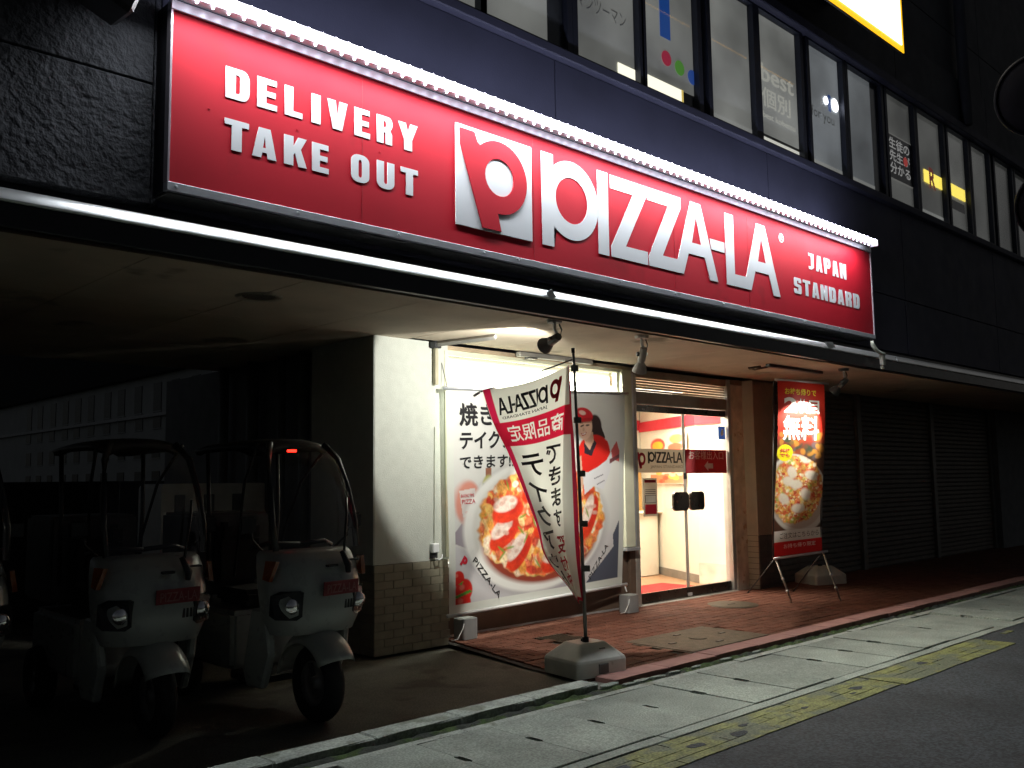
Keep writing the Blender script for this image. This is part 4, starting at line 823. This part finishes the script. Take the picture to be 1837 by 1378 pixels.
F = Paint(180, 330, (.86, .86, .80), 3.0)
F.poly([(0, 0), (.05, 0), (.05, 1), (0, 1)], (.55, .02, .07)); F.poly([(.925, 0), (1, 0), (1, 1), (.925, 1)], (.70, .02, .09)); F.poly([(0, .155), (1, .155), (1, .275), (0, .275)], (.60, .015, .05))
F.poly([(0, .97), (1, .97), (1, 1), (0, 1)], (.6, .02, .05))
def paint_text(Pn, txt, u0, v0, u1, v1, col, bold=.01):
    me = fit(text_mesh(txt, bold), 0, 0, 1, 1); a = arr(me)
    for p in me.polygons: Pn.poly([(u0+(u1-u0)*a[i][0], v1+(v0-v1)*a[i][1]) for i in p.vertices], col)
    bpy.data.meshes.remove(me)
paint_text(F, '商品限定', .17, .175, .88, .255, (.88, .88, .84), .012)
put('flag_cloth', F.mesh('flag_cloth', fsurf), vcol('flag_cloth', .8, .55), fl)
def ftext(me, u0, v0, u1, v1, m, off=-.004, name='lettering'):
    fit(me, 0, 0, 1, 1); a = arr(me); setarr(me, a)
    return put(name, warp(me, lambda x, y, z: fsurf(u0+(u1-u0)*x, v1+(v0-v1)*y, off)), m, fl)        # u grows leftward in view, so the print reads mirrored
ftext(poly_mesh([[p for p in l] for l in wordmark_loops()]), .36, .045, .90, .115, M_ink); ftext(text_mesh('JAPAN STANDARD', .01), .37, .122, .88, .140, M_ink)
pl_ = [(.05, .04), (.23, .04), (.27, .135)]+[(.55+.37*math.cos(R(a)), .43+.37*math.sin(R(a))) for a in range(228, 456, 8)]+[(.52, .80), (.565, .975), (.32, .975), (.053, .2)]
ftext(poly_mesh([[(p[0], 1-p[1]) for p in l] for l in (pl_, [(.55+.19*math.cos(R(a)), .43+.19*math.sin(R(a))) for a in range(0, 360, 15)])]), .205, .035, .335, .125, M_rink, name='brand_mark')
for i, ch in enumerate('テイクアウト'): ftext(text_mesh(ch, .02), .50+.01*i, .315+i*.098, .86, .315+i*.098+.082, M_ink)
for i, ch in enumerate('できます'): ftext(text_mesh(ch, .02), .20, .30+i*.08, .44, .30+i*.08+.068, M_ink)
for i, ch in enumerate('受付中'): ftext(text_mesh(ch, .03), .16, .64+i*.095, .46, .64+i*.095+.08, M_rink)
MB().tube([(5.085, 4.56, .20), (5.05, 4.556, 1.2), (5.012, 4.552, 2.20), (5.003, 4.552, 2.30)], [.014, .013, .010, .009], 10).build('pole', pm('pole_grey', (.22, .23, .22), .45, .2), fl, smooth=True)
MB().tube([(5.085, 4.56, .17), (5.080, 4.56, .25)], .025, 12).build('pole_socket', M_blk, fl, smooth=True); MB().tube([(5.003, 4.552, 2.29), (5.002, 4.552, 2.325)], .013, 8).build('pole_cap', M_blk, fl)
tip = P0+tt*.70+nn*-.04+Vector((0, 0, 2.015)); MB().tube([(5.010, 4.552, 2.245), P0+tt*.30+nn*.02+Vector((0, 0, 2.150)), tip], .006, 6).build('cross_arm', M_dkm, fl)
MB().tube([tip, tip+tt*.05+Vector((0, 0, -.03))], .010, 6).build('arm_tip', M_alu, fl)
for v in (.02, .22, .42, .60, .80):
    a = rowat(v); MB().box(-.045, -.012, -.022, .012, .012, .022).build('clip', pm('clip_grey', (.16, .15, .13), .6), fl, .004, loc=tuple(P0+tt*(a[0]-.022)+Vector((0, 0, a[1])))).rotation_euler = (0, 0, math.atan2(tt.y, tt.x))
tk = MB()
def tank_mesh(L=.46, Wd=.40):
    m = MB(); n = 0; prof = [(1.0, 1.0, .0), (1.0, 1.0, .10), (.97, .97, .118), (.56, .50, .205), (.50, .44, .215)]
    rings = []
    for (a, b, z) in prof:
        rings.append([(x*a, y*b, z) for x, y in rnd(-L/2, L/2, -Wd/2, Wd/2, .035)])
    k = len(rings[0]); vs = [p for r_ in rings for p in r_]
    fs = [(i*k+j, i*k+(j+1) % k, (i+1)*k+(j+1) % k, (i+1)*k+j) for i in range(len(rings)-1) for j in range(k)]+[tuple(range(k-1, -1, -1)), tuple(range((len(rings)-1)*k, len(rings)*k))]
    return m.add(vs, fs).mesh('water_tank', .004)
tmesh = tank_mesh(); o = put('water_tank', tmesh, M_tank, fl); o.location = (5.10, 4.585, slope(4.5)+.0); o.rotation_euler = (0, 0, R(-8))
n_ = MB().box(-.045, -.012, .02, .045, .012, .088).build('grip_recess', pm('recess_grey', (.12, .12, .11), .6), o, .004); n_.location = (.0, -.196, 0)
n_ = MB().box(-.03, -.01, .13, .03, .01, .18).build('grip_recess', pm('recess_grey', (.12, .12, .11), .6), o, .004); n_.location = (.05, -.125, 0)
MB().lathe([(0, .235), (.028, .235), (.03, .21)], (0, .0, 0), n=14).build('socket_collar', M_blk, o)
wt2 = thing('water_tank_base', 'spare cloudy plastic water tank base by the roller shutter behind the banner stand', 'tank', (11.15, 5.98, slope(6)), R(-20)); put('tank_body', tank_mesh(.50, .42), M_tank, wt2); MB().lathe([(0, .235), (.028, .235), (.03, .21)], n=14).build('socket_collar', M_blk, wt2)
# ------------------------------------------------------------------ banner stand
Q = [Vector(p) for p in ((9.549, 5.55, 2.468), (10.083, 5.25, 2.431), (9.872, 5.25, .537), (9.364, 5.55, .481))]
bn = (Q[1]-Q[0]).cross(Q[3]-Q[0]).normalized()
if bn.y > 0: bn = -bn
def bsurf(u, v, off=0):
    p = Q[0]*(1-u)*(1-v)+Q[1]*u*(1-v)+Q[2]*u*v+Q[3]*(1-u)*v; return p+bn*(off+.03*math.sin(v*5.2+.6)+.01*math.sin(u*5+v*4))
P2 = Paint(84, 260, (.52, .025, .012), 3.5)
P2.put(np.clip((P2.V-.28)*9, 0, 1), (.10, .045, .03))
for k in range(60): P2.ell(random.uniform(0, 1), random.uniform(.30, .44), random.uniform(.04, .10), random.uniform(.01, .02), random.choice([(.55, .25, .04), (.04, .06, .04), (.30, .06, .02), (.10, .10, .12)]), random.uniform(0, 180), .5, None, .7)
P2.ell(.47, .655, .62, .235, (.62, .60, .58), -18, .04); P2.ell(.46, .65, .57, .21, (.50, .42, .38), -18, .04); m2 = P2.pizza(.45, .63, .55, .195, 23, None, tone=1)
for (x, y, a) in [(.62, .45, 30), (.35, .53, 60), (.75, .55, 20), (.45, .60, 10), (.65, .66, 70), (.2, .68, 40), (.5, .74, 10), (.28, .58, 20)]: P2.ell(x, y, .13, .026, (.78, .74, .66), a, .4, m2, .9)
P2.ell(.17, .418, .17, .048, (.80, .72, .02), 0, .04)
P2.poly([(0, .86), (1, .86), (1, .92), (0, .92)], (.74, .74, .72)); P2.poly([(0, .92), (1, .92), (1, 1), (0, 1)], (.58, .02, .02))
bst = thing('banner_stand', 'tall red vertical banner with a pizza picture on a two-legged stand under a spotlight', 'banner stand', (0, 0, 0))
put('banner_sheet', P2.mesh('banner_sheet', bsurf), vcol('printed_banner', .45, .12), bst)
def btext(txt, u0, v0, u1, v1, m, bold=.03, off=.004):
    me = text_mesh(txt, bold); fit(me, 0, 0, 1, 1); return put('lettering', warp(me, lambda x, y, z: bsurf(u0+(u1-u0)*x, v1+(v0-v1)*y, off)), m, bst)
Yel = pm('yellow_ink', (.80, .62, .02), .6)
btext('お持ち帰りで', .14, .04, .82, .08, Yel); btext('2', .12, .095, .40, .185, M_wink, .04); btext('枚', .42, .10, .64, .185, M_wink, .012); btext('目', .66, .105, .88, .185, M_wink, .02); btext('無料', .10, .20, .88, .345, M_wink, .02)
btext('何枚', .06, .392, .28, .415, M_rink, .02); btext('でも', .06, .42, .28, .443, M_rink, .02); btext('ご注文はこちらから', .12, .872, .92, .905, M_ink, .0); btext('お持ち帰り限定', .20, .935, .85, .96, M_wink, .0)
for k, (a, b) in enumerate([(Q[0], Q[1]), (Q[3], Q[2])]):
    d = (b-a).normalized(); MB().tube([a-d*.04+Vector((0, -.02, .01 if not k else -.01)), b+d*.04+Vector((0, -.02, .01 if not k else -.01))], .013, 8).build('cross_bar', M_alu, bst, smooth=True)
for (top, bot, ft) in [(Q[0], Q[3], Vector((9.29, 5.33, .0))), (Q[1], Q[2], Vector((9.84, 5.05, .0)))]:
    zf = slope(ft.y); ft = Vector((ft.x, ft.y, zf)); e = bot+Vector((0, 0, -.01))
    lgp = MB().tube([e, ft], .011, 8).build('leg', pm('leg_grey', (.30, .28, .26), .4, .5), bst, smooth=True)
    for q in (.0, .45, .72): c = e.lerp(ft, q); MB().tube([c, e.lerp(ft, q+.04)], .017, 8).build('leg_collar', M_lwh if q == 0 else M_alu, lgp, smooth=True)
    MB().tube([e, (e.x+.28, e.y+.55, slope(e.y+.5))], .007, 8).build('rear_leg', M_dkm, bst, smooth=True)
    MB().tube([top+Vector((0, .03, 0)), e+Vector((0, .03, 0))], .011, 8).build('upright', M_dkm, bst, smooth=True)

# ------------------------------------------------------------------ canopied delivery scooters
def superring(w, d, yb, z, n=16, p=2.6):
    out = []
    for i in range(n+1):
        a = -math.pi/2+math.pi*i/n; s, c = math.sin(a), math.cos(a)
        out.append((w*math.copysign(abs(s)**(2/p), s), yb-d*abs(c)**(2/p), z))
    return out
def loft(rings, close=True):
    m = MB(); k = len(rings[0]); vs = [q for r_ in rings for q in r_]; fs = []
    for i in range(len(rings)-1):
        fs += [(i*k+j, i*k+j+1, (i+1)*k+j+1, (i+1)*k+j) for j in range(k-1)]
        if close: fs.append((i*k+k-1, i*k, (i+1)*k, (i+1)*k+k-1))
    fs += [tuple(range(k-1, -1, -1)), tuple(range((len(rings)-1)*k, len(rings)*k))]
    return m.add(vs, fs)
def wheel(parent, name, c, r, w):
    t = MB().lathe([(r*.58, -w*.35), (r*.72, -w/2), (r*.93, -w*.42), (r, -w*.18), (r, w*.18), (r*.93, w*.42), (r*.72, w/2), (r*.58, w*.35), (r*.58, -w*.35)], c, 'x', 32).build(name, M_rub, parent, smooth=True)
    MB().lathe([(0, -w*.30), (r*.15, -w*.30), (r*.2, -w*.12), (r*.5, -w*.12), (r*.60, -w*.34), (r*.60, w*.34), (r*.5, w*.12), (r*.2, w*.12), (r*.15, w*.3), (0, w*.3)], c, 'x', 20).build('rim', pm('rim_grey', (.3, .3, .3), .4, .7), t, smooth=True)
    return t
def scooter(lab):
    s = thing('delivery_scooter', lab, 'scooter', (0, 0, 0), 0, 'canopied delivery scooters parked in the bay')
    wheel(s, 'front_wheel', (0, 0, .225), .225, .115); wheel(s, 'rear_wheel', (-.24, 1.28, .19), .19, .13); wheel(s, 'rear_wheel', (.24, 1.28, .19), .19, .13)
    fd = MB()
    def ff(u, v):
        a = R(28+150*u) ; x = (v-.5)*2; rr_ = .285-.075*abs(x)**3; return (x*(.125+.02*u), -math.cos(a)*rr_*1.06, .235+math.sin(a)*rr_+.02)
    fd.grid(ff, 20, 10); f_ = fd.build('front_fender', M_body, s, smooth=True); md = f_.modifiers.new('t', 'SOLIDIFY'); md.thickness = .008
    # cowl
    rings = [superring(.27, .20, .12, .52), superring(.300, .25, .13, .60), superring(.312, .275, .14, .70), superring(.315, .28, .16, .80), superring(.312, .26, .18, .90), superring(.300, .22, .20, .975), superring(.285, .19, .20, .995)]
    c_ = loft(rings).build('front_cowl', M_body, s); shade(c_, 50)
    for q in (-1, 1):
        sh = MB().prism([(q*.30, .10, .66), (q*.31, .24, .66), (q*.30, .36, .30), (q*.285, .34, .20), (q*.27, .18, .20), (q*.27, .09, .40)], (-q*.05, 0, 0)).build('leg_shield', M_body, s, .012)
        hl = MB(); hl.add([(q*.165, -.108, .765), (q*.185, -.100, .775), (q*.275, -.030, .775), (q*.305, .020, .75), (q*.306, .030, .64), (q*.285, -.005, .615), (q*.19, -.078, .61), (q*.165, -.095, .63)], [(0, 1, 2, 3, 4, 5, 6, 7)])
        h = hl.build('headlight', pm('lamp_housing', (.03, .03, .035), .15, .2), s); md = h.modifiers.new('t', 'SOLIDIFY'); md.thickness = .03; md.offset = 0
        MB().lathe([(0, -.014), (.035, -.010), (.045, 0)], (q*.225, -.088, .69), 'y', 14).build('reflector', pm('chrome', (.8, .8, .8), .12, 1), h, smooth=True)
        ts = MB().add([(q*.290, -.030, .945), (q*.315, .05, .945), (q*.322, .07, .84), (q*.320, .0, .83)], [(0, 1, 2, 3)]).build('turn_signal', pm('amber_lens', (.28, .06, .012), .15), s); md = ts.modifiers.new('t', 'SOLIDIFY'); md.thickness = .025; md.offset = 0
        MB().tube([(q*.24, .22, .98), (q*.33, .20, 1.06), (q*.345, .19, 1.12)], .008, 6).build('mirror_arm', M_blk, s, smooth=True); MB().box(q*.37-.055, .17, 1.10, q*.37+.055, .195, 1.20).build('mirror', M_blk, s, .018, seg=2)
        # windshield side frame
        MB().tube([(q*.275, .02, 1.0), (q*.285, .05, 1.16), (q*.27, .11, 1.36), (q*.245, .18, 1.54), (q*.19, .26, 1.635)], .019, 8).build('windshield_frame', M_blk, s, smooth=True)
        MB().tube([(q*.24, .95, .78), (q*.25, .92, 1.2), (q*.255, .95, 1.62)], .014, 8).build('roof_post', M_blk, s, smooth=True)
        MB().tube([(q*.25, .30, 1.63), (q*.20, .55, 1.4), (q*.13, .80, .80)], .010, 8).build('roof_brace', M_blk, s, smooth=True)
    def ws(u, v):
        x = (u-.5)*2; tp = [(0, .0, 1.0), (.3, .04, 1.2), (.62, .12, 1.42), (.85, .20, 1.57), (1, .28, 1.63)]
        for (a, b) in zip(tp, tp[1:]):
            if v <= b[0]+1e-9: t = (v-a[0])/(b[0]-a[0]); y = a[1]+(b[1]-a[1])*t; z = a[2]+(b[2]-a[2])*t; break
        w = .275-.02*v-.06*max(0, v-.8)/.2; return (x*w, y-.06*(1-x*x), z)
    g_ = MB().grid(ws, 12, 10).build('windshield', M_glass, s, smooth=True)
    rf = loft([superring(.20, .04, .30, 1.60, 16, 4), superring(.26, .10, .34, 1.625, 16, 4), superring(.26, .10, .36, 1.655, 16, 4), superring(.20, .06, .38, 1.675, 16, 4)])
    rfm = MB()
    def rfn(u, v):
        x = (u-.5)*2; y = .24+v*.98; w = .255+.02*math.sin(v*math.pi)-.06*max(0, v-.92)/.08-.05*max(0, .08-v)/.08; return (x*w, y, 1.675-.045*abs(x)**3-.05*(v-.45)**2-.03*max(0, .1-v)/.1)
    rfm.grid(rfn, 12, 14); r_ = rfm.build('roof', M_blk, s, smooth=True); md = r_.modifiers.new('t', 'SOLIDIFY'); md.thickness = .035
    # wiper and its motor cover
    wp = MB().tube([(.10, -.09, .985), (.14, -.10, .90), (.13, -.115, .86)], [.014, .022, .016], 8).build('wiper_arm', M_blk, s, smooth=True)
    MB().tube([(.12, -.085, .98), (.17, -.035, 1.20), (.19, .0, 1.30)], .008, 6).build('wiper_blade', M_blk, s, smooth=True)
    pl = MB().add([(-.06, -.152, .818), (.20, -.118, .818), (.20, -.110, .738), (-.06, -.146, .738)], [(0, 1, 2, 3)]).build('name_plate', pm('plate_red', (.22, .012, .02), .5), s); md = pl.modifiers.new('t', 'SOLIDIFY'); md.thickness = .006; md.offset = 0
    me = fit(text_mesh('PIZZA-LA', .01), -.04, .752, .18, .802); a = arr(me); a = np.stack([a[:, 0], -.157+(a[:, 0]+.06)/.26*.034-.004, a[:, 1]], 1); setarr(me, a); put('plate_lettering', me, pm('faded_print', (.30, .10, .10), .6), pl)
    for k in range(4): MB().box(.10+k*.022, -.128+k*.004, .655, .112+k*.022, -.112+k*.004, .705).build('vent_slot', M_blk, s)
    MB().box(-.02, -.135, .90, .05, -.10, .915).build('hood_latch', M_blk, s, .003); MB().box(.14, -.095, .925, .22, -.05, .935).build('hood_slot', M_blk, s, .002)
    MB().box(-.24, .30, .20, .24, .62, .25).build('floor_board', M_blk, s, .01); st = MB().box(-.15, .62, .62, .15, 1.02, .72).build('seat', M_rub, s, .03, seg=2); MB().box(-.24, .60, .24, .24, 1.50, .60).build('rear_body', M_body, s, .03, seg=2)
    sb = MB().box(-.16, .98, .72, .16, 1.06, 1.05).build('seat_back', M_rub, s, .03, seg=2)
    for q in (-1, 1):
        MB().box(q*.10-.05, .96, 1.0, q*.10+.05, 1.05, 1.14).build('head_pad', M_rub, s, .03, seg=2); MB().tube([(0, .22, 1.02), (q*.20, .26, 1.03), (q*.29, .32, 1.0)], .014, 8).build('handlebar', M_blk, s, smooth=True)
    MB().box(-.27, 1.06, .66, .27, 1.60, 1.20).build('cargo_box', pm('box_dark', (.05, .05, .05), .5), s, .02, seg=2); MB().tube([(0, .02, .25), (0, .20, .6)], .03, 8).build('fork', M_dkm, s)
    MB().box(-.03, .30, 1.585, .02, .33, 1.60).build('roof_lamp', em('red_pilot', (1, .02, .01), 6), s)
    return s
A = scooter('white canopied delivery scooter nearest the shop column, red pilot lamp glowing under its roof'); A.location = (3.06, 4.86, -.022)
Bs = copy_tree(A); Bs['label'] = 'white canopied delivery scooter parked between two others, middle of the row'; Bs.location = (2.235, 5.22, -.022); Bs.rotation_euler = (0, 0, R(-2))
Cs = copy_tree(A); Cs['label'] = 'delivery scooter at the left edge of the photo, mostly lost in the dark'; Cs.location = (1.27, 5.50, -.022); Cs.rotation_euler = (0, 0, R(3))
for x in (Bs, Cs):
    for ch in list(x.children):
        if ch.name.startswith('roof_lamp'): bpy.data.objects.remove(ch)
# ------------------------------------------------------------------ behind the parking bay
wb = thing('storage_cabinet', 'pale storage cabinet with rounded corners standing behind the scooters', 'cabinet', (4.05, 8.2, -.02)); o = put('cabinet_body', poly_mesh([rnd(-.52, .52, 0, 1.40, .05)], .25), pm('cabinet_white', (.80, .80, .76), .5, var=.1), wb); o.rotation_euler = (R(90), 0, 0); o.location = (0, .25, .0)
for k in range(3): MB().box(-.40+k*.28, -.012, .1, -.30+k*.28, -.001, 1.3).build('door_rib', M_grey, wb, .003)
lw = thing('low_rear_wall', 'low pale block wall behind the parking bay', 'wall', (0, 0, 0)); MB().box(-8, 11.0, -.02, 1.6, 11.15, 1.25).build('wall_face', pm('block_grey', (.30, .31, .30), .85), lw); MB().box(-8, 10.98, 1.25, 1.6, 11.17, 1.30).build('coping', M_kerbc, lw, .005)
df = thing('dark_fence', 'dark panel fence at the back of the bay behind the scooters', 'fence', (0, 0, 0))
for k in range(9): MB().box(1.62+k*.62, 10.6, -.02, 2.225+k*.62, 10.64, 1.42).build('fence_panel', pm('fence_dark', (.035, .035, .035), .8), df, .004)
ap = thing('apartment_block', 'distant pale apartment block with rows of dark windows seen through the parking bay', 'building', (0, 0, 0))
apm = pm('pale_render', (.46, .47, .46), .9, var=.08, scale=.5)
MB().box(36, 74, 0, 50, 230, 11.6).build('wall', apm, ap); MB().box(35.2, 73.5, 11.62, 50.5, 231, 30).build('roof', pm('sky_block_black', (.01, .01, .01), .9), ap); MB().box(35.6, 74, 7.75, 35.99, 230, 8.05).build('balcony_band', pm('band_white', (.55, .55, .55), .8), ap)  # black upper block is added to hide the night sky above the wall
dw = pm('dark_window', (.02, .022, .025), .3)
for r in range(4):
    for c in range(12):
        y = 76+c*4.1+random.uniform(-.3, .3); z = 1.2+r*2.75
        if r == 3: z = 8.3
        w = MB().box(35.93, y, z, 35.99, y+1.7, z+(1.5 if r < 3 else 2.6)).build('window', dw, ap); MB().box(35.90, y-.1, z-.12, 35.99, y+1.8, z-.02).build('window_sill', apm, w)
# ------------------------------------------------------------------ pole with round mirrors at the right edge
mp = thing('mirror_pole', 'roadside pole at the right edge carrying two round traffic mirrors seen from behind', 'pole', (0, 0, 0))
cdir = Vector((.9625, .2714, 0))
def disc(px, py, pz, r):
    d = Vector((px, py, pz-1.365)).normalized(); q = (-d).to_track_quat('Z', 'Y')
    h = MB().lathe([(0, .03), (r*.5, .055), (r*.86, .045), (r*.93, .0), (r, -.005), (r*1.0, .03), (r*.955, .05)], n=48).build('mirror_disc', pm('mirror_back', (.010, .010, .014), .9, 0, spec=.1), mp, smooth=True); h.location = (px, py, pz); h.rotation_mode = 'QUATERNION'; h.rotation_quaternion = q
    MB().lathe([(r*.985, -.012), (r*1.012, .0), (r*1.0, .035), (r*.985, .04)], n=48).build('rim', pm('mirror_rim', (.05, .05, .06), .4, .4), h, smooth=True)
k_ = 1.31
disc(7.971*k_, 2.2*k_, 1.365+2.991*k_, .62*k_*.5+.02); disc(8.281*k_, 2.2*k_, 1.365+2.163*k_, .62*k_*.5+.02)
MB().tube([(10.98, 3.0, 0), (10.98, 3.0, 5.9)], .045, 12).build('pole', M_dkm, mp, smooth=True)
MB().tube([(10.98, 3.0, 5.28), (10.55, 2.92, 5.28)], .02, 8).build('bracket', M_dkm, mp); MB().tube([(10.98, 3.0, 4.2), (10.85, 2.92, 4.2)], .02, 8).build('bracket', M_dkm, mp)
